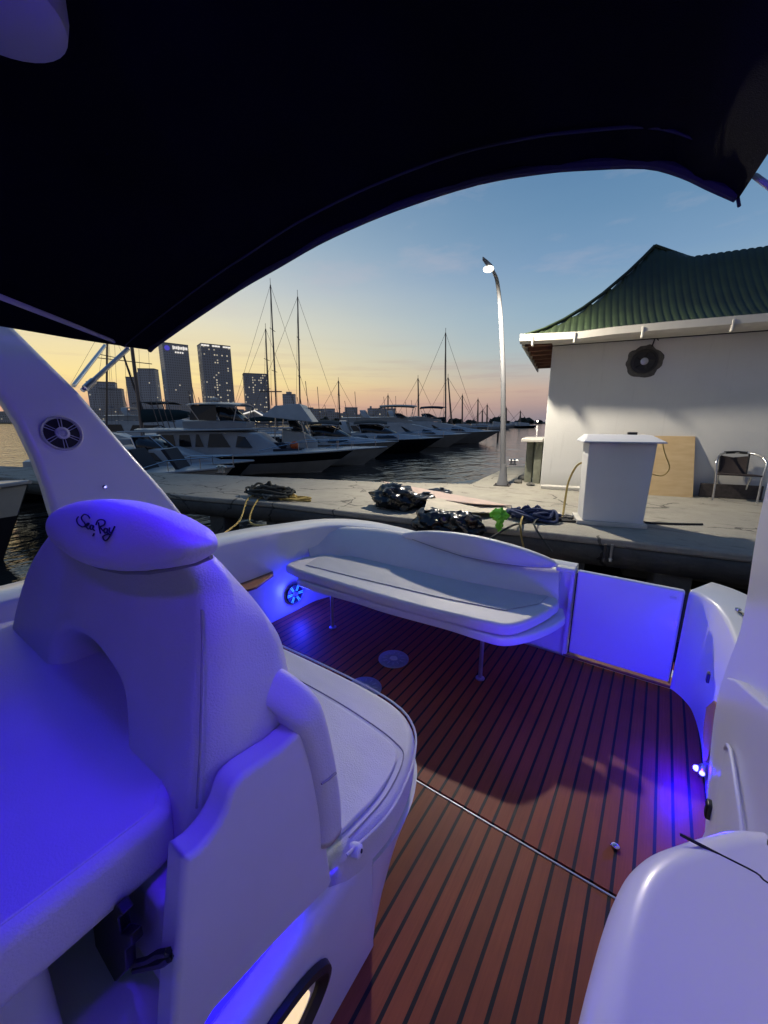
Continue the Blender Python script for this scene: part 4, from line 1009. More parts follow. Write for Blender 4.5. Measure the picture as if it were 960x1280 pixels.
def motorboat(name, label, tip, F, L, B, delta, hull_m, band_m, build_top, flare=.62, group='boats moored in the marina', cat='boat', deck_m='white_boat'):
    tipw = at_f(*tip, F); hdg = YAW + R(delta)
    fb = tipw.z - WZ
    o = Vector((tipw.x - L * math.cos(hdg), tipw.y - L * math.sin(hdg), WZ))
    t = thing(name, o, label, cat, hdg, group)
    ns = 15; up = []; md = []; lo = []; kl = []
    fs = fb * .80                            # freeboard at the stern
    def hb(s): return B / 2 * (.93 + .07 * s * 2 if s < .5 else (1 - ((s - .5) / .5) ** 2.6)) if s < 1 else 0.0
    def sheer(s): return fs + (fb - fs) * s ** 1.8
    rake = .16 * L
    st = [i / ns for i in range(ns + 1)]
    for s in st:
        w = max(hb(s), .015); z = sheer(s)
        up.append((s * L, w, z)); md.append((s * (L - rake * .35), max(w * (.97 - .12 * s * s), .012), z * .58)); 
        lo.append((s * (L - rake * .80), max(w * (.86 - .36 * s ** 3), .01), .06)); kl.append((s * (L - rake), .001, -.35))
    def side(b, A, C):
        for s1 in (-1, 1):
            b.loft([[Vector((x, s1 * w, z)) for x, w, z in A], [Vector((x, s1 * w, z)) for x, w, z in C]], cap=False, closed=False)
    b = MB(); side(b, kl, lo); side(b, lo, md)
    tr = [(-md[0][1], md[0][2]), (-lo[0][1], lo[0][2]), (0, -.35), (lo[0][1], lo[0][2]), (md[0][1], md[0][2])]
    b.add([Vector((0, y, z)) for y, z in tr], [tuple(range(5))]); b.build('hull', M[hull_m], t, local=True, smooth=50, recalc=False)
    b = MB(); side(b, md, up); b.add([Vector((0, -md[0][1], md[0][2])), Vector((0, md[0][1], md[0][2])), Vector((0, up[0][1], up[0][2])), Vector((0, -up[0][1], up[0][2]))], [(0, 1, 2, 3)])
    b.build('topside', M[band_m], t, local=True, smooth=50, recalc=False)
    # deck with a low crown
    vs = []; fc = []
    for (x, w, z) in up:
        for f_ in (-1, -.6, 0, .6, 1): vs.append(Vector((x, w * f_ * .995, z + .012 + .07 * (1 - f_ * f_) * min(1, w))))
    for i in range(ns):
        for k in range(4): a = i * 5 + k; fc.append((a, a + 5, a + 6, a + 1))
    b = MB(); b.add(vs, fc); b.build('deck', M[deck_m], t, local=True, smooth=60)
    for s1 in (-1, 1):
        b = MB(); b.tube([(x, s1 * (w + .01), z - .01) for x, w, z in up], .035, 6); b.build('rub_rail', M['white_boat' if band_m != 'white_boat' else 'grey_boat'], t, local=True)
    ctx = dict(t=t, L=L, B=B, fb=fb, sheer=sheer, hb=hb, up=up)
    build_top(ctx)
    if L > 8.5 and F < 60:
        rd = random.Random(int(tip[0]))
        for k in range(3):
            xx = L * rd.uniform(.35, .62); yy = rd.choice((-1, 1)) * B * rd.uniform(.1, .35); z0 = fb * .9
            b = MB(); b.tube([(xx, yy, z0), (xx - rd.uniform(.1, .5), yy, z0 + rd.uniform(2.2, 3.6))], .014 + F * .0002, 5); b.build('whip_aerial', M['mast'], t, local=True)
        for k in range(3):
            xx = L * rd.uniform(.12, .34); yy = B * rd.uniform(-.32, .32)
            b = MB(); b.box((xx, yy, fs + .35), (rd.uniform(.4, .8), rd.uniform(.4, .7), .7)); b.build('cockpit_seat', M[rd.choice(('cushion_navy', 'white_boat', 'grey_boat'))], t, local=True, bevel=.06)
    return t

def rail(c, s0=.55, h=.5):
    L, up = c['L'], c['up']
    pts = [(x, w * .93, z) for x, w, z in up if x / L >= s0]
    for s1 in (-1, 1):
        b = MB(); b.tube([(x, s1 * w, z + h * min(1, .35 + 2.2 * i / len(pts))) for i, (x, w, z) in enumerate(pts)], .016, 5)
        for i, (x, w, z) in enumerate(pts):
            if i % 2 == 0: b.tube([(x, s1 * w, z), (x, s1 * w, z + h * min(1, .35 + 2.2 * i / len(pts)))], .012, 5)
        b.build('bow_rail', M['chrome'], c['t'], local=True)

def cabin(c, name, m, rings, glass=()):      # rings: (x, half width low, half width high, z low, z high)
    b = MB(); rr = []
    for x, w0, w1, z0, z1 in rings:
        rr.append([Vector((x, -w0, z0)), Vector((x, -w1, z1 - .05)), Vector((x, -w1 * .8, z1)), Vector((x, w1 * .8, z1)), Vector((x, w1, z1 - .05)), Vector((x, w0, z0))])
    b.loft(rr); o = b.build(name, m, c['t'], local=True, smooth=35)
    def at(xx, f_):
        for p, q in zip(rings[:-1], rings[1:]):
            if min(p[0], q[0]) - 1e-6 <= xx <= max(p[0], q[0]) + 1e-6:
                k = 0 if q[0] == p[0] else (xx - p[0]) / (q[0] - p[0])
                w0, w1, z0, z1 = (p[i] + (q[i] - p[i]) * k for i in (1, 2, 3, 4))
                return w0 + (w1 - w0) * f_, z0 + (z1 - .05 - z0) * f_
    for (xa, xb, f0, f1, xs) in glass:
        for s1 in (-1, 1):
            p = []
            for xx, ff in ((xa, f0), (xb, f0), (xb - xs, f1), (xa + xs * .3, f1)):
                w, z = at(xx, ff); p.append(Vector((xx, s1 * (w + .012), z)))
            b = MB(); quad_panel(b, p, .02); b.build('window', M['boat_glass'], o, local=True, smooth=0)
    return o
def windshield(c, x0, x1, w0, w1, z0, z1, m='boat_glass', n=9):
    lo, hi = [], []
    for k in range(n + 1):
        a = -PI / 2 + PI * k / n
        lo.append(Vector((x0 + (x1 - x0) * math.cos(a) ** .8 if math.cos(a) > 0 else x0, w0 * math.sin(a), z0)))
        hi.append(Vector((x0 - .2 + (x1 - x0) * .55 * max(math.cos(a), 0) ** .8, w1 * math.sin(a), z1)))
    b = MB(); b.loft([lo, hi], cap=False, closed=False); o = b.build('windshield', M[m], c['t'], local=True, smooth=60)
    sd = o.modifiers.new('thick', 'SOLIDIFY'); sd.thickness = .02
    b = MB(); b.tube(hi, .025, 5)
    for k in range(0, n + 1, 3): b.tube([lo[k], hi[k]], .02, 5)
    b.build('windshield_frame', M['alu'], o, local=True)
def canopy(c, x0, x1, w, z, m, posts=True, zb=None, arch=.18):
    rings = []
    for k in range(6):
        f_ = k / 5; x = x0 + (x1 - x0) * f_; zz = z - arch * .5 * (2 * f_ - 1) ** 2
        rings.append([Vector((x, w * g, zz - arch * g * g + d)) for d in (0,) for g in (-1, -.6, 0, .6, 1)] + [Vector((x, w * g, zz - arch * g * g + .04)) for g in (1, .6, 0, -.6, -1)])
    b = MB(); b.loft(rings); b.build('canopy', M[m], c['t'], local=True, smooth=60)
    if posts:
        for s1 in (-1, 1):
            for xx, xf in ((x0 + .1, x0 + .5), (x1 - .1, x1 - .3)):
                b = MB(); b.tube([(xf, s1 * w * .95, zb), (xx, s1 * w * .97, z - arch * 1.4)], .022, 6); b.build('canopy_post', M['alu'], c['t'], local=True)
def arch(c, x, w, z0, z1, m='white_boat', sw=.5):
    rr = []
    for (yy, zz, dx) in ((-w, z0, .4), (-w * .96, z0 + (z1 - z0) * .6, .1), (-w * .8, z1, 0), (0, z1 + .06, -.05), (w * .8, z1, 0), (w * .96, z0 + (z1 - z0) * .6, .1), (w, z0, .4)):
        rr.append([Vector((x + dx - sw / 2, yy, zz)), Vector((x + dx + sw / 2, yy, zz)), Vector((x + dx + sw / 2, yy * .94, zz - .09)), Vector((x + dx - sw / 2, yy * .94, zz - .09))])
    b = MB(); b.loft(rr); b.build('radar_arch', M[m], c['t'], local=True, smooth=40)
def fenders(c, xs, side=-1):
    for xx in xs:
        s = xx / c['L']; w = c['hb'](s) + .10; z = c['sheer'](s)
        b = MB(); b.lathe((xx, side * w, z - .75), [(.02, 0), (.10, .07), (.10, .45), (.02, .52)], 10); b.tube([(xx, side * w, z - .25), (xx, side * (w - .1), z + .02)], .012, 5)
        b.build('fender', M['white_boat'], c['t'], local=True)

def top_pads(c):
    L, z = c['L'], c['fb'] * .86
    for x in (L - 2.55, L - 1.55):
        b = MB(); b.prism([(x, -.55, z + .05), (x + .12, -.55, z + .05), (x - .28, -.55, z + .72), (x - .40, -.55, z + .70)], (0, .9, 0)); b.build('sun_pad_back', M['cushion_navy'], c['t'], local=True, bevel=.02)
    cabin(c, 'low_cabin', M['white_boat'], [(.6, 1.0, .95, z - .05, z + .45), (L - 3.2, 1.0, .9, z - .05, z + .5), (L - 2.7, .7, .6, z, z + .12)], [(1.2, L - 3.4, .3, .8, .2)])
    rail(c, .6, .35)
def top_skiff(c):
    L, z = c['L'], c['fb'] * .85
    cabin(c, 'cuddy', M['grey_boat'], [(L * .25, 1.0, .9, z, z + .7), (L * .55, .95, .8, z, z + .62), (L * .8, .35, .25, z + .05, z + .16)], [(L * .3, L * .55, .35, .85, .3)])
    windshield(c, L * .42, L * .55, .9, .8, z + .55, z + 1.05)
def top_fly(c):
    L, z = c['L'], c['fb'] * .86
    w = c['B'] / 2
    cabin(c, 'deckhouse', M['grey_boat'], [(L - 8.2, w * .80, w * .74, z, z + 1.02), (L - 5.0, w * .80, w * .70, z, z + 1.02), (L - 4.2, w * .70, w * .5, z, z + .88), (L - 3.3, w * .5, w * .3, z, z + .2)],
          [(L - 8.0, L - 7.45, .38, .88, .08), (L - 7.3, L - 6.8, .38, .88, .08), (L - 6.65, L - 6.3, .38, .9, .2), (L - 6.15, L - 5.2, .36, .92, .35), (L - 5.0, L - 4.35, .36, .84, .3)])
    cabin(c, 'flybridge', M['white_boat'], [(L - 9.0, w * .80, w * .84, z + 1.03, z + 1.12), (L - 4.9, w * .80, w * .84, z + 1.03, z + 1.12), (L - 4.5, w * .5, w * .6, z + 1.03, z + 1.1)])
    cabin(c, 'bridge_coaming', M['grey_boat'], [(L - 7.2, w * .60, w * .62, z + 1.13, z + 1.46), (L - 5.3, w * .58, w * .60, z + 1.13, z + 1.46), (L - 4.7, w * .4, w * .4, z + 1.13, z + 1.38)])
    windshield(c, L - 5.7, L - 4.75, w * .56, w * .50, z + 1.44, z + 2.02)
    b = MB(); quad_panel(b, [Vector((L - 6.9, -w * .60, z + 1.46)), Vector((L - 5.8, -w * .58, z + 1.46)), Vector((L - 5.8, -w * .55, z + 2.08)), Vector((L - 6.8, -w * .55, z + 2.08))], .02); b.build('clear_curtain', M['boat_glass'], c['t'], local=True, smooth=0)
    canopy(c, L - 7.0, L - 4.8, w * .62, z + 2.2, 'white_boat', True, z + 1.4, .10)
    b = MB(); b.lathe((L - 6.2, 0, z + 2.2), [(.05, 0), (.05, .10), (.18, .11), (.20, .2), (.001, .25)], 14); b.tube([(L - 6.6, .4, z + 2.1), (L - 6.7, .45, z + 3.2)], .012, 5); b.build('radar_dome', M['white_boat'], c['t'], local=True)
    b = MB(); b.tube([(L - 9.6, -w * .9, z + .98), (L - 2.5, -w * 1.0, z + 1.14)], .035, 8); b.tube([(L - 8.6, -w * .85, z + .5), (L - 8.6, -w * .9, z + 1.0)], .02, 6); b.build('outrigger_pole', M['white_boat'], c['t'], local=True)
    for k in range(4):
        b = MB(); b.tube([(L - 8.9 + k * .4, .5 - k * .35, z + .7), (L - 9.2 + k * .4, .5 - k * .35, z + 2.3)], .02, 5); b.build('rod', M['mast'], c['t'], local=True)
    for k in range(3):
        b = MB(); b.box((L - 4.0 + k * .45, -.35 + .2 * k, z + .3), (.3, .35, .35)); b.build('deck_box', M['cushion_navy' if k % 2 else 'grey_boat'], c['t'], local=True, bevel=.04)
    b = MB(); b.prism([(L - 3.6, -.8, z + .12), (L - 2.4, -.55, z + .10), (L - 2.4, .5, z + .10), (L - 3.6, .7, z + .12)], (0, 0, .10)); b.build('bow_sun_pad', M['cushion_navy'], c['t'], local=True, bevel=.04)
    s = L - 2.75; b = MB(); b.ico((s, -.2, z + .34), .20, 2); b.build('round_buoy', M['orange'], c['t'], local=True)
    b = MB(); b.ico((s - .55, -.3, z + .32), .18, 2, (1.2, 1, 1)); b.ico((s - 1.1, -.3, z + .34), .2, 2, (1.3, 1, .9), .2); b.build('deck_bundle', M['cushion_navy'], c['t'], local=True)
    rail(c, .62, .45)
def top_ttop(c):
    L, z = c['L'], c['fb'] * .86; w = c['B'] / 2
    cabin(c, 'console', M['white_boat'], [(L * .42, .5, .45, z, z + 1.1), (L * .52, .5, .4, z, z + .95), (L * .60, .42, .35, z, z + .5)])
    windshield(c, L * .47, L * .54, .48, .42, z + 1.0, z + 1.55)
    b = MB(); b.prism([(L * .33, -w * .85, z + 1.72), (L * .60, -w * .85, z + 1.45), (L * .53, -w * .7, z + 2.35), (L * .40, -w * .7, z + 2.25)], (0, w * 1.6, 0)); b.build('canopy', M['white_boat'], c['t'], local=True, bevel=.03)
    for s1 in (-1, 1):
        b = MB(); b.tube([(L * .38, s1 * w * .6, z), (L * .40, s1 * w * .65, z + 1.8)], .03, 6); b.build('canopy_post', M['alu'], c['t'], local=True)
        b = MB(); b.tube([(L * .56, s1 * w * .6, z), (L * .53, s1 * w * .65, z + 1.6)], .03, 6); b.build('canopy_post', M['alu'], c['t'], local=True)
    b = MB(); b.tube([(L * .36, 0, z + 2.3), (L * .36, 0, z + 3.0)], .02, 5); b.box((L * .36, 0, z + 3.0), (1.1, .12, .05)); b.build('radar_bar', M['mast'], c['t'], local=True)
    fenders(c, (L * .62,)); rail(c, .65, .35)
def top_express(c, cm='bimini_black', cx=(.48, .66), cz=1.45):
    L, z = c['L'], c['fb'] * .86; w = c['B'] / 2
    cabin(c, 'trunk_cabin', M['white_boat'], [(L * .22, w * .85, w * .8, z - .05, z + .55), (L * .60, w * .82, w * .74, z - .05, z + .58), (L * .76, w * .58, w * .42, z, z + .42), (L * .92, w * .2, w * .12, z + .1, z + .2)], [(L * .62, L * .74, .35, .75, .35), (L * .34, L * .58, .35, .75, .2)])
    windshield(c, L * .54, L * .74, w * .76, w * .62, z + .52, z + 1.12)
    arch(c, L * .44, w * .85, z + .5, z + 1.35)
    canopy(c, L * cx[0], L * cx[1], w * .75, z + cz, cm, True, z + .75, .2)
    rail(c, .58, .42); fenders(c, (L * .55, L * .35))
def top_yacht(cm, cx, style=0):
    def f_(c):
        L, z = c['L'], c['fb'] * .84; w = c['B'] / 2
        cabin(c, 'saloon', M['white_boat'], [(L * .10, w * .84, w * .78, z - .05, z + 1.25), (L * .56, w * .84, w * .74, z - .05, z + 1.25), (L * .68, w * .72, w * .52, z, z + .95), (L * .80, w * .5, w * .32, z, z + .5), (L * .92, w * .2, w * .1, z + .1, z + .22)],
              [(L * .16, L * .34, .35, .78, .2), (L * .37, L * .64, .32, .74, 1.0), (L * .69, L * .78, .35, .75, .5)])
        cabin(c, 'flybridge', M['white_boat'], [(L * .22, w * .66, w * .74, z + 1.26, z + 1.65), (L * .54, w * .66, w * .72, z + 1.26, z + 1.70), (L * .64, w * .35, w * .3, z + 1.15, z + 1.35)])
        windshield(c, L * .54, L * .62, w * .68, w * .6, z + 1.62, z + 1.98)
        arch(c, L * .34, w * .74, z + 1.6, z + 2.25)
        canopy(c, L * cx[0], L * cx[1], w * .72, z + 2.75, cm, True, z + 1.65, .15)
        rail(c, .52, .5); fenders(c, (L * .5, L * .3))
    return f_
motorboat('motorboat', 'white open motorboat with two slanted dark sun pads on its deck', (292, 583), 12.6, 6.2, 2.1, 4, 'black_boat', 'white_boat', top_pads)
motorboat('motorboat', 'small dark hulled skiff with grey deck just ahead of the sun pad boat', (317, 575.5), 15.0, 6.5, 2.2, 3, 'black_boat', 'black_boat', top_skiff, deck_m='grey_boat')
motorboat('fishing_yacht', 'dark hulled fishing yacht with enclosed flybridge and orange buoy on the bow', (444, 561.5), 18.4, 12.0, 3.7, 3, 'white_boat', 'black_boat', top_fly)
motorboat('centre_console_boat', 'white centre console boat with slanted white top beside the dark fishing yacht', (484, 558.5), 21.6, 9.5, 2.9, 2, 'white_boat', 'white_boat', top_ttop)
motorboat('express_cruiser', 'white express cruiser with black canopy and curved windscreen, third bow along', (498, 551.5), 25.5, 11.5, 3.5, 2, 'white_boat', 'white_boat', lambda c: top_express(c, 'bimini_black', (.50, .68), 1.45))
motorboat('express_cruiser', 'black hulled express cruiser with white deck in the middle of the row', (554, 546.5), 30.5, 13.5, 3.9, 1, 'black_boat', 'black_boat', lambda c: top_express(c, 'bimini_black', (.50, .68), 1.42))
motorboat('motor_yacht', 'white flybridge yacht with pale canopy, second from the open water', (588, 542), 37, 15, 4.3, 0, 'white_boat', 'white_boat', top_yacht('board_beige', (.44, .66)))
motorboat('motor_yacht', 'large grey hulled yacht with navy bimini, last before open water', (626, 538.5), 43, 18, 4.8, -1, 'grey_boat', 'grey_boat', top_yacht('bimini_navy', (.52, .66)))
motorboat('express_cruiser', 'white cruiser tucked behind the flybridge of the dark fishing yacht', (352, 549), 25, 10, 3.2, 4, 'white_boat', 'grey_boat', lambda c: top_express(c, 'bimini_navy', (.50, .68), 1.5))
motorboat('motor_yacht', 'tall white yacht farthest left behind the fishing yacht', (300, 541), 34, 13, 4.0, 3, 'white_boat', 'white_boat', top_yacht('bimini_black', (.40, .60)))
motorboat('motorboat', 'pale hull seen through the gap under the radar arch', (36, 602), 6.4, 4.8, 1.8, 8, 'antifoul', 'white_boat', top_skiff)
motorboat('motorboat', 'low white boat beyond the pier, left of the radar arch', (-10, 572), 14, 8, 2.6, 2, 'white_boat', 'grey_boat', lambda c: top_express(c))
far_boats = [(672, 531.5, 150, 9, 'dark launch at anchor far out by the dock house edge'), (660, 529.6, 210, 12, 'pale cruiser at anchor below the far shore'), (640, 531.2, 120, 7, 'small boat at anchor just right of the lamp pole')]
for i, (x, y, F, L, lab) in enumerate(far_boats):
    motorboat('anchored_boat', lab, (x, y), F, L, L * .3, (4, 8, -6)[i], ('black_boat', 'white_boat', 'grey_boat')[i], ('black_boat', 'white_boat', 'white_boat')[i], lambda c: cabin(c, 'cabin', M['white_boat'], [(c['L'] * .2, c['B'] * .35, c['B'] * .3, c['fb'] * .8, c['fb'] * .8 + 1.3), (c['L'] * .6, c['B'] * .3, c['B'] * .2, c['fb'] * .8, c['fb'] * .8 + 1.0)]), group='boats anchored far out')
# mooring post in the water by the yacht's bow
q = on_z(622, 551, WZ)
b = MB(); b.tube([q - ZV * 1, q + ZV * 1.1], .12, 8); tag(b.build('mooring_post', M['steel_dark'], None), 'dark mooring post standing in the water by the big yacht bow', 'post')

# ------------------------------------------------------------------ sailing boats (mostly their masts show over the motor yachts)
def sailboat(bx, top, F, label, lean=0.0, boom=True, spread=(.45, .72), extra=None, r=None):
    L = max(9.0, F * .12 if F < 80 else 11)
    base = at_f(bx, 527, F); base.z = WZ
    tp = at_f(*top, F)
    hdg = YAW + R(random.uniform(-8, 8)); H_ = tp.z - WZ
    t = thing('sailboat', base, label, 'sailboat', hdg, 'sailing boats behind the motor yachts')
    X = XF[t].inverted(); tl = X @ tp
    ns = 12; B = L * .28; rings = []
    for i in range(ns + 1):
        s = i / ns; w = max(B / 2 * math.sin(PI * (.18 + .82 * s)) ** .7 if s < 1 else .01, .01)
        x = -L * .55 + L * s * .98; z = 1.0 + .25 * (2 * s - 1) ** 2
        rings.append([Vector((x, -w, z)), Vector((x, -w * .75, .1)), Vector((x, 0, -.3)), Vector((x, w * .75, .1)), Vector((x, w, z))])
    b = MB(); b.loft(rings); b.build('hull', M['white_boat'], t, local=True, smooth=60)
    b = MB(); rr = [[Vector((x, -w, 1.0)), Vector((x, -w * .8, zz)), Vector((x, w * .8, zz)), Vector((x, w, 1.0))] for x, w, zz in ((-L * .2, B * .3, 1.55), (L * .1, B * .28, 1.6), (L * .22, B * .16, 1.25))]
    b.loft(rr); b.build('coachroof', M['white_boat'], t, local=True)
    r = r or max(.07, F * .0021)
    b = MB(); b.tube([(0, 0, 1.0), tuple(tl)], r, 8, r * .7)
    for f_ in spread:
        q = Vector((0, 0, 1.0)).lerp(tl, f_); b.tube([q + Vector((0, -.7, 0)), q, q + Vector((0, .7, 0))], r * .35, 5)
    b.tube([tl, tl + ZV * .5], r * .25, 4); b.build('mast', M['mast'], t, local=True)
    wr = max(.008, F * .00035)
    b = MB()
    for q in ((L * .42, 0, 1.25), (-L * .53, 0, 1.2), (-.2, -B * .45, 1.1), (-.2, B * .45, 1.1)):
        b.tube([q, tuple(tl)], wr, 4)
    b.build('rigging', M['wire'], t, local=True)
    if boom:
        b = MB(); b.tube([(-.1, 0, 2.1), (-L * .42, 0, 2.2)], r * .8, 6); bo_ = b.build('boom', M['mast'], t, local=True)
        b = MB(); b.loft([[Vector((x, w * math.cos(a), 2.3 + hh * .5 + hh * .5 * math.sin(a))) for a in [2 * PI * k / 10 for k in range(10)]] for x, w, hh in ((-.15, .14, .55), (-L * .2, .16, .42), (-L * .41, .08, .2))]); b.build('sail_cover', M['sail_teal'], bo_, local=True)
    return t
sailboat(346, (338, 356), 36, 'sailboat with the tallest mast, its top left of the paired masts')
sailboat(336, (332, 411), 42, 'sailboat with a shorter thin mast just left of the tallest mast', boom=False)
sailboat(375, (372, 371), 34, 'sailboat with a tall straight mast right of the tallest one')
sailboat(425, (423, 476), 62, 'sailboat with a short mast above the white express cruiser', boom=False)
sailboat(524, (522.5, 473), 66, 'sailboat with a thin mast over the pale canopy yacht', boom=False)
sailboat(557.5, (557, 416), 46, 'sailboat with a tall lone mast behind the navy bimini')
sailboat(566, (560, 472), 58, 'sailboat with a leaning thin mast right of the lone tall mast', boom=False)
for i, (x, y, F) in enumerate(((485, 494, 120), (578, 494, 130), (597.5, 499, 140), (609, 506, 150), (603, 513, 170), (633, 510, 150), (650.5, 514, 180))):
    lab = ['far sailboat with a tiny mast left of the pale canopy yacht', 'far sailboat, the tallest of the tiny masts over the far trees', 'far sailboat with the middle tiny mast left of the lamp pole', 'far sailboat with a tiny mast close left of the lamp pole', 'far sailboat with the shortest mast over the far trees', 'far sailboat with a tiny mast right behind the lamp pole', 'far sailboat with a tiny mast near the dock house corner'][i]
    sailboat(x, (x, y), F, lab, boom=False, spread=(.6,))
# sailing boat near the radar arch: heavy mast, dark shroud and a teal sail on its boom
bs = at_f(176, 527, 21); bs.z = WZ
ts = thing('sailboat', bs, 'near sailboat with teal furled sail on its boom behind the canopy struts', 'sailboat', YAW, 'sailing boats behind the motor yachts')
X = XF[ts].inverted(); tl = X @ at_f(160, 395, 21)
rings = []
for i in range(13):
    s = i / 12; w = max(1.5 * math.sin(PI * (.18 + .82 * s)) ** .7 if s < 1 else .01, .01); x = -5 + 10 * s
    rings.append([Vector((x, -w, 1.1)), Vector((x, -w * .75, .1)), Vector((x, 0, -.3)), Vector((x, w * .75, .1)), Vector((x, w, 1.1))])
b = MB(); b.loft(rings); b.build('hull', M['grey_boat'], ts, local=True, smooth=60)
b = MB(); b.tube([(0, 0, 1.0), tuple(tl)], .10, 8, .08); b.build('mast', M['mast'], ts, local=True)
p1, p2 = X @ at_f(181, 520, 21), X @ at_f(236, 518, 21)
b = MB(); b.tube([(0, 0, p1.z - .15), p2 - ZV * .05], .06, 6); bo_ = b.build('boom', M['mast'], ts, local=True)
b = MB(); b.loft([[q + Vector((0, .18 * math.cos(a), hh * math.sin(a))) for a in [2 * PI * k / 10 for k in range(10)]] for q, hh in ((p1 - Vector((.1, 0, 0)), .36), (p1.lerp(p2, .35), .34), (p1.lerp(p2, .8), .26), (p2, .14))]); b.build('sail_cover', M['sail_teal'], bo_, local=True)
b = MB(); b.tube([X @ at_f(153, 440, 21), X @ at_f(168, 485, 21), X @ at_f(181, 518, 21)], .05, 5); b.tube([X @ at_f(120, 447, 21), X @ at_f(190, 455, 21)], .02, 4)
for x in (138, 146, 158, 176, 188): b.tube([X @ at_f(x - 3, 425, 21), X @ at_f(x + 2, 530, 21)], .008, 4)
b.build('rigging', M['wire'], ts, local=True)
bs = at_f(129, 527, 26); sailboat(129, (134, 400), 26, 'sailboat whose dark mast shows between the canopy struts', boom=False)

# ------------------------------------------------------------------ skyline
FT = 640
def tower(x0, x1, ytop, label, wall, lit, su=3.2, sz=3.6, rot=-14, crown=None, seed=1.0, est=.55, side=0, warm=(1.0, .86, .6), parts=()):
    a, c = at_f(x0, 525, FT), at_f(x1, 525, FT)
    ctr = (a + c) / 2; ctr.z = 0; w = (a - c).length
    ztop = at_f((x0 + x1) / 2, ytop, FT).z
    rz = YAW + math.atan2((x0 + x1) / 2 - 480, 505) * -1 + R(rot)
    t = thing('tower_block', ctr, label, 'tower block', rz, 'tower blocks on the skyline')
    ca = abs(math.cos(R(rot))); sa = abs(math.sin(R(rot))); dw = w / (ca + .62 * sa); dd = dw * .62
    m = tower_mat('facade ' + label[:20], wall, tuple(k * .45 for k in wall), warm, lit, su, sz, est, seed)
    b = MB(); b.box((0, 0, ztop / 2), (dw, dd, ztop)); b.build('wall', m, t, local=True, smooth=0)
    b = MB(); b.box((0, 0, ztop + .8), (dw * 1.01, dd * 1.01, 1.6)); b.build('roof', M['city_low'], t, local=True, smooth=0)
    if crown == 'sign':
        b = MB()
        x = -dw * .10
        for k in range(9): b.box((x + k * dw * .066, -dd / 2 - .4, ztop - 4.5), (dw * .04, .5, 3.5 if k % 3 else 5)); 
        for k in range(4): b.box((-dw * .02 + k * dw * .09, -dd / 2 - .4, ztop - 11), (dw * .05, .5, 2))
        b.build('lit_sign', M['led_white'], t, local=True, smooth=0)
        b = MB(); b.disc((-dw * .34, -dd / 2, ztop - 6), (0, -1, 0), dw * .10, .8, 18); b.build('sign_badge', M['badge'], t, local=True)
    if crown == 'edge':
        b = MB()
        for k in range(11):
            if k not in (3, 7): b.box((-dw / 2 + (k + .5) * dw / 11, -dd / 2 - .4, ztop - 1.2), (dw / 13, .5, 2.0))
        b.build('lit_cornice', M['led_white'], t, local=True, smooth=0)
    for (u0, u1, zt) in parts:
        b = MB(); b.box(((u0 + u1) / 2 * dw, 0, zt / 2 * ztop), ((u1 - u0) * dw, dd * .7, zt * ztop)); b.build('setback', m, t, local=True, smooth=0)
    return t
G1, G2 = (.50, .51, .53), (.42, .425, .44)
tower(119, 150, 479, 'low tower block with slanted shoulder, furthest left behind the arch', G1, .014, seed=2, rot=-8)
tower(134, 158, 487, 'stepped grey tower overlapping the leftmost block', G2, .014, seed=3, rot=-12)
tower(166, 186, 473, 'lower dark half of the stepped pair of towers', G2, .014, seed=4)
tower(182, 204, 462.5, 'taller slim tower of the stepped pair beside the dark half', G1, .014, seed=5, rot=-22, parts=((-.62, -.3, .95),))
tower(211, 243, 432, 'tall tower with blue badge and lit sign at its crown', G1, .014, seed=6, crown='sign', rot=16)
tower(257, 294, 433.5, 'tall tower with a lit cornice and columns of lit windows', G2, .14, seed=7, crown='edge', rot=14, su=3.6)
tower(308, 338, 469, 'square tower full of lit windows left of the tallest mast', G2, .22, seed=8, rot=6, su=3.0)
tower(355, 371, 494, 'small tower with a peaked top between the two tall masts', G1, .03, seed=9, parts=((-.2, .2, 1.12),), rot=-10)
tower(405, 419, 512, 'small low block above the white express cruiser', G1, .02, seed=10, rot=5)
tower(431, 447, 510.5, 'small dark block left of the far street lamp', G2, .02, seed=11, rot=5)
tower(459, 494, 512, 'wide low block with roof spires right of the far street lamp', G1, .03, seed=12, rot=4, parts=((-.42, -.36, 1.25), (.1, .14, 1.3), (.38, .41, 1.22)))
rnd = random.Random(4); x = -60
k = 0
lows = []
while x < 470:
    w = rnd.uniform(14, 34); y = rnd.uniform(509, 519)
    a, c = at_f(x, 525, 600), at_f(x + w, 525, 600); ctr = (a + c) / 2; ctr.z = 0
    zt = at_f(x, y, 600).z
    t = thing('low_block', ctr, 'low city block', 'building', YAW, 'low city blocks under the towers')
    m = tower_mat('low facade %d' % k, (.40, .41, .42), (.16, .16, .17), (1, .85, .6), .06, 3.2, 3.4, .5, 20 + k) if k < 5 else bpy.data.materials['low facade %d' % (k % 5)]
    b = MB(); b.box((0, 0, zt / 2), ((a - c).length, 18, zt)); b.build('wall', m, t, local=True, smooth=0)
    b = MB(); b.box((rnd.uniform(-4, 4), 0, zt + .9), (6, 8, 1.8)); b.build('roof_plant', M['city_low'], t, local=True, smooth=0)
    lows.append(t); x += w * .95; k += 1
marks = ['behind the leftmost towers', 'by the stepped towers', 'under the sign tower', 'under the lit cornice tower', 'beside the window-lit tower']
for i, t in enumerate(lows):
    t['label'] = 'dim low city block among the roofs under the towers'
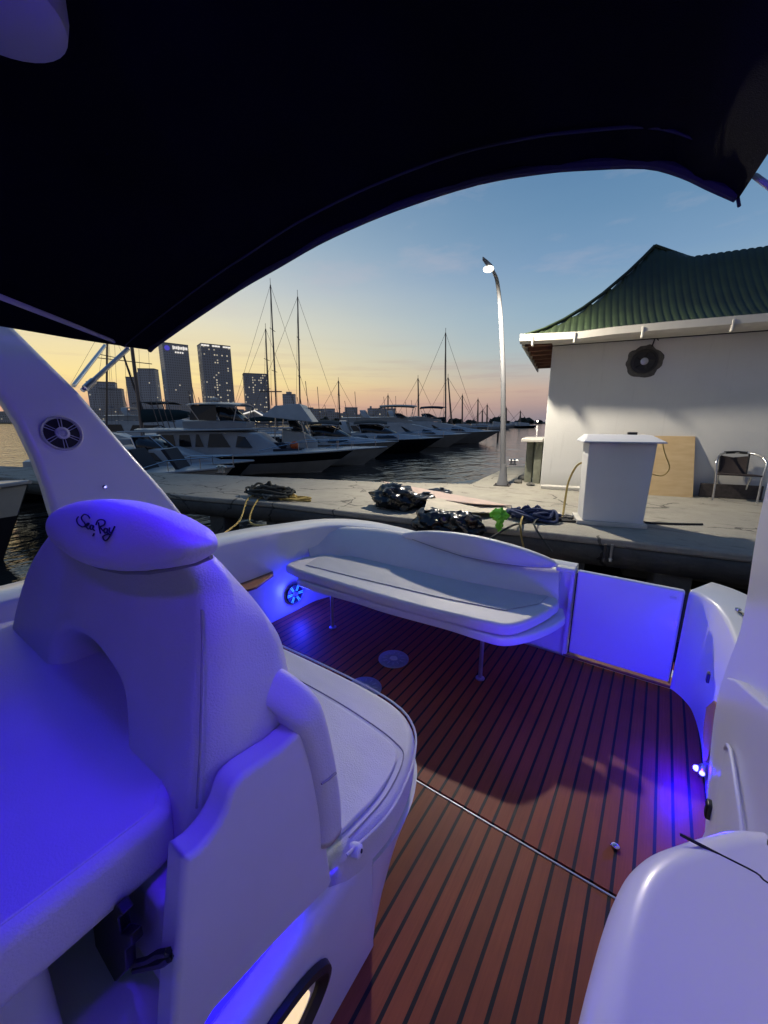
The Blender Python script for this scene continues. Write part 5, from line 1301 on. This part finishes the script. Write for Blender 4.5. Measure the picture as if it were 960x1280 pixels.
# lit gables by the water
def gable(px_pts, F, label, glow=False):
    base = at_f(px_pts[len(px_pts) // 2][0], 530, F); base.z = WZ + .4
    t = thing('waterfront_pavilion', base, label, 'pavilion', YAW, 'pavilions with lit gables')
    X = XF[t].inverted(); pts = [X @ at_f(x, y, F) for x, y in px_pts]
    b = MB(); b.prism([Vector((q.x, .3, q.z)) for q in pts] + [Vector((pts[-1].x, .3, 0)), Vector((pts[0].x, .3, 0))], (0, 9, 0)); b.build('hall', M['city_low'], t, local=True, smooth=0)
    b = MB(); b.tube([Vector((q.x, .1, q.z + .1)) for q in pts], F * .0016, 5); b.build('light_line', M['led_white'], t, local=True)
    if glow:
        for k in range(9):
            f_ = (k + .5) / 9
            b = MB(); b.box((pts[0].x + (pts[-1].x - pts[0].x) * f_, .2, 1.0 + (k % 3) * 1.0), (.8, .1, .5)); b.build('window', M['warm_pane'], t, local=True, smooth=0)
gable([(143, 527), (149, 523), (162, 532), (170, 523), (178, 528)], 160, 'waterfront hall with zigzag lit gable beside the radar arch')
gable([(300, 519), (318, 513.5), (334, 523), (338, 519), (346, 526)], 170, 'waterfront hall with lit zigzag gable and glowing windows below the towers', True)
# far street lamp
q = at_f(459, 530, 120); q.z = WZ
t = thing('street_lamp', q, 'small far street lamp glowing left of the wide low block', 'street lamp')
tpl = at_f(459, 516, 120)
b = MB(); b.tube([q, Vector((q.x, q.y, tpl.z)), tpl + Vector((-1.4, -1.0, .2))], .10, 6); b.build('pole', M['mast'], t)
b = MB(); b.ico(at_f(454, 515, 120), .55, 2, (1.2, 1, .6)); b.build('lens', M['far_lamp'], t)
for i, (x, y, F) in enumerate(((672, 526.5, 300), (628, 529, 300), (661, 531, 260), (320, 526, 160))):
    q = at_f(x, y, F)
    b = MB(); b.ico(q, F * .0022, 1); o = b.build('shore_lamp', M['far_lamp'], None)
    tag(o, ['tiny bright light on the far shore beside the dock house', 'tiny bright light on the far shore left of the lamp pole', 'tiny bright light low over the far water', 'tiny bright light below the window-lit tower'][i], 'lamp', 'far shore lights')

# ------------------------------------------------------------------ ground far off, water
b = MB()
sh = [at_f(x, 527, 420) for x in (-900, -300, 0, 200, 400, 560, 700, 900, 1300, 2400)]
ring1 = [Vector((q.x, q.y, WZ - 1)) for q in sh]; ring2 = [Vector((q.x, q.y, WZ + .7)) for q in sh]
dirn = Vector((-math.sin(YAW), math.cos(YAW), 0))
ring3 = [q + dirn * 420 + ZV * 1.2 for q in ring2]; ring4 = [Vector((q.x, q.y, WZ - 1)) for q in ring3]
b.loft([ring1, ring2, ring3, ring4], cap=False, closed=False)
tag(b.build('far_shore', M['shore'], None, smooth=0), kind='structure')
rnd = random.Random(11); b = MB()
for k in range(150):
    x = rnd.uniform(566, 1250) if k < 110 else rnd.uniform(370, 570); F = rnd.uniform(425, 480)
    q = at_f(x, 527, F); s = rnd.uniform(1.6, 4.2); q.z = WZ + .5 + s * .6
    b.ico(q, s, 2, (1.3, 1.3, rnd.uniform(.6, 1.15)), .5, 1.8, k * 3.1)
tag(b.build('treeline', M['trees'], None, smooth=0), kind='stuff')

m, t, p = base_mat('harbour water')
o = t.new('ShaderNodeTexCoord').outputs['Object']
p.inputs['Base Color'].default_value = (.012, .018, .020, 1); p.inputs['Roughness'].default_value = .06; p.inputs['IOR'].default_value = 1.33
n1 = t.noise(t.mapping(o, (1.1, .55, 1), rot=(0, 0, R(35))), 1.3, 3, .5); n2 = t.noise(t.mapping(o, (1.2, .6, 1), rot=(0, 0, R(15))), 4.2, 3, .55); n3 = t.noise(o, .25, 2)
hh = t.math('ADD', t.math('MULTIPLY', n1, 1.0), t.math('ADD', t.math('MULTIPLY', n2, .28), t.math('MULTIPLY', n3, 1.2)))
bp = t.new('ShaderNodeBump'); bp.inputs['Strength'].default_value = .8; bp.inputs['Distance'].default_value = .10
t.link(hh, bp.inputs['Height']); t.link(bp.outputs[0], p.inputs['Normal'])
b = MB(); b.add([(-4000, -1500, WZ), (4000, -1500, WZ), (4000, 5000, WZ), (-4000, 5000, WZ)], [(0, 1, 2, 3)])
tag(b.build('water', m, None, smooth=0, recalc=False), kind='structure')

# ================================================================== SKY, LIGHTS, CAMERA
w = bpy.data.worlds.new('World'); sc.world = w; w.use_nodes = True
t = NT(w.node_tree); bg = w.node_tree.nodes['Background']
tc = t.new('ShaderNodeTexCoord').outputs['Generated']
sx = t.new('ShaderNodeSeparateXYZ'); t.link(tc, sx.inputs[0])
el = t.math('MULTIPLY', t.math('ARCSINE', sx.outputs[2]), 180 / PI)             # degrees above the horizon
hl = t.math('SQRT', t.math('SUBTRACT', 1.0001, t.math('MULTIPLY', sx.outputs[2], sx.outputs[2])))
SA = R(90 + 35 + 36)                                                              # azimuth of the afterglow
dot = t.math('DIVIDE', t.math('ADD', t.math('MULTIPLY', sx.outputs[0], math.cos(SA)), t.math('MULTIPLY', sx.outputs[1], math.sin(SA))), hl)
ang = t.math('MULTIPLY', t.math('ARCCOSINE', t.math('MINIMUM', t.math('MAXIMUM', dot, -1.0), 1.0)), 180 / PI)
e01 = t.math('DIVIDE', t.math('MAXIMUM', el, 0.0), 90.0)
warp = t.math('MULTIPLY_ADD', t.noise(t.mapping(tc, (3, 3, 9)), 1.5, 4), .02, -.01)
e01 = t.math('ADD', e01, warp)
def stops(l): return [(max(e, 0) / 90, srgb(*c)) for e, c in l]
warm = t.ramp(e01, stops([(0, (198, 152, 136)), (2.5, (236, 188, 146)), (5, (253, 228, 158)), (8.5, (240, 224, 178)), (12, (226, 221, 197)), (16, (200, 206, 205)), (21, (165, 185, 200)), (28, (120, 152, 185)), (45, (68, 106, 152)), (90, (50, 85, 138))]))
cool = t.ramp(e01, stops([(0, (140, 132, 142)), (2.0, (180, 155, 150)), (4.0, (198, 172, 158)), (6, (184, 180, 176)), (9, (168, 186, 194)), (13, (148, 176, 196)), (18, (122, 156, 190)), (23, (104, 142, 178)), (30, (84, 124, 164)), (45, (62, 100, 148)), (90, (50, 85, 138))]))
night = t.ramp(e01, stops([(0, (132, 126, 122)), (14, (98, 104, 118)), (36, (58, 90, 136)), (90, (50, 85, 138))]))
mf = t.new('ShaderNodeMapRange', interpolation_type='SMOOTHSTEP'); t.link(ang, mf.inputs[0])
mf.inputs[1].default_value = 62; mf.inputs[2].default_value = 8; mf.inputs[3].default_value = 0; mf.inputs[4].default_value = 1
mn = t.new('ShaderNodeMapRange', interpolation_type='SMOOTHSTEP'); t.link(ang, mn.inputs[0])
mn.inputs[1].default_value = 78; mn.inputs[2].default_value = 112
sky = t.mix(mf.outputs[0], cool, warm); sky = t.mix(mn.outputs[0], sky, night)
# thin cloud bands low over the horizon and a few wisps high up
cn = t.noise(t.mapping(tc, (1.6, 1.6, 26)), 2.6, 6, .62)
low = t.math('MULTIPLY', t.math('MINIMUM', t.math('MAXIMUM', t.math('MULTIPLY_ADD', cn, 5.0, -2.5), 0), 1), t.math('MAXIMUM', t.math('SUBTRACT', 1.0, t.math('DIVIDE', el, 11.0)), 0))
sky = t.mix(t.math('MULTIPLY', low, .62), sky, srgb(168, 132, 140))
cn2 = t.noise(t.mapping(tc, (2.0, 3.2, 9), rot=(0, 0, .5)), 1.9, 6, .6)
hi = t.math('MULTIPLY', t.math('MINIMUM', t.math('MAXIMUM', t.math('MULTIPLY_ADD', cn2, 3.2, -1.75), 0), 1), t.math('MINIMUM', t.math('MAXIMUM', t.math('DIVIDE', t.math('SUBTRACT', el, 8.0), 10.0), 0), 1))
sky = t.mix(t.math('MULTIPLY', hi, .42), sky, srgb(196, 188, 198))
t.link(sky, bg.inputs[0]); bg.inputs[1].default_value = 1.0

light('street_lamp_light', 'SPOT', LAMP, 920, (1.0, .90, .74), LAMP + Vector((.55, .0, -1.9)), spot_size=R(180), spot_blend=.75, shadow_soft_size=.06)
BL = (.06, .0, 1.0)
light('arch_led', 'SPOT', lp + AN * .03, 12, (.02, .0, 1.0), (-.66, .34, 1.16), spot_size=R(58), spot_blend=.35, shadow_soft_size=.008)
light('dome_led', 'SPOT', pc - ZV * .10, 14, (.006, .0, 1.0), (-1.35, .0, .6), spot_size=R(80), spot_blend=.6, shadow_soft_size=.05)
light('port_led', 'POINT', PORTQ + Vector((-.07, -.04, .05)), 15, (.006, .0, 1.0), shadow_soft_size=.012)
light('lounge_led', 'SPOT', (-.46, 1.02, .24), 27, (.05, .0, 1.0), (-.06, 2.55, .36), spot_size=R(76), spot_blend=.9, shadow_soft_size=.02)
light('speaker_led', 'POINT', sc_ + Vector((.07, -.02, .0)), 9, (.02, .03, 1.0), shadow_soft_size=.05)
light('strip_led', 'AREA', (-.531, .18, .428), .75, (.012, 0, 1), None, shape='RECTANGLE', size=.018, size_y=1.0)
light('added_cockpit_fill', 'SPOT', (-.33, .36, 1.955), 9.5, (.10, .018, 1.0), (-.65, .85, .0), spot_size=R(176), spot_blend=.12, shadow_soft_size=.06)  # added blue fill from out of view, for the lounge and cockpit sides
light('added_shoulder_spot', 'SPOT', (-.33, .36, 1.952), 15, (.012, .0, 1.0), (-.63, .40, 1.22), spot_size=R(46), spot_blend=.35, shadow_soft_size=.03)  # added narrow spot at the same unseen fixture, brightening the backrest shoulder
light('added_helm_fill', 'SPOT', (-.25, -.16, 1.955), 15, (.07, .010, 1.0), (-.95, .30, .8), spot_size=R(170), spot_blend=.2, shadow_soft_size=.06)  # second added fill from out of view, turning the backrest front blue

cam = bpy.data.cameras.new('Camera'); co = bpy.data.objects.new('Camera', cam); COL.objects.link(co)
co.location = EYE; co.rotation_euler = (PI / 2 - PITCH, 0, YAW)
cam.sensor_fit = 'VERTICAL'; cam.sensor_height = 36; cam.lens = FPX / 1280 * 36
cam.clip_start = .02; cam.clip_end = 8000
sc.camera = co
sc.view_settings.view_transform = 'Standard'; sc.view_settings.look = 'None'
sc.view_settings.exposure = 0; sc.view_settings.gamma = 1
sc.render.engine = 'CYCLES'
cy = sc.cycles
cy.use_denoising = True
try: cy.denoiser = 'OPENIMAGEDENOISE'
except Exception: pass
cy.max_bounces = 6; cy.diffuse_bounces = 3; cy.glossy_bounces = 3; cy.transmission_bounces = 2; cy.sample_clamp_indirect = 4; cy.caustics_reflective = False; cy.caustics_refractive = False
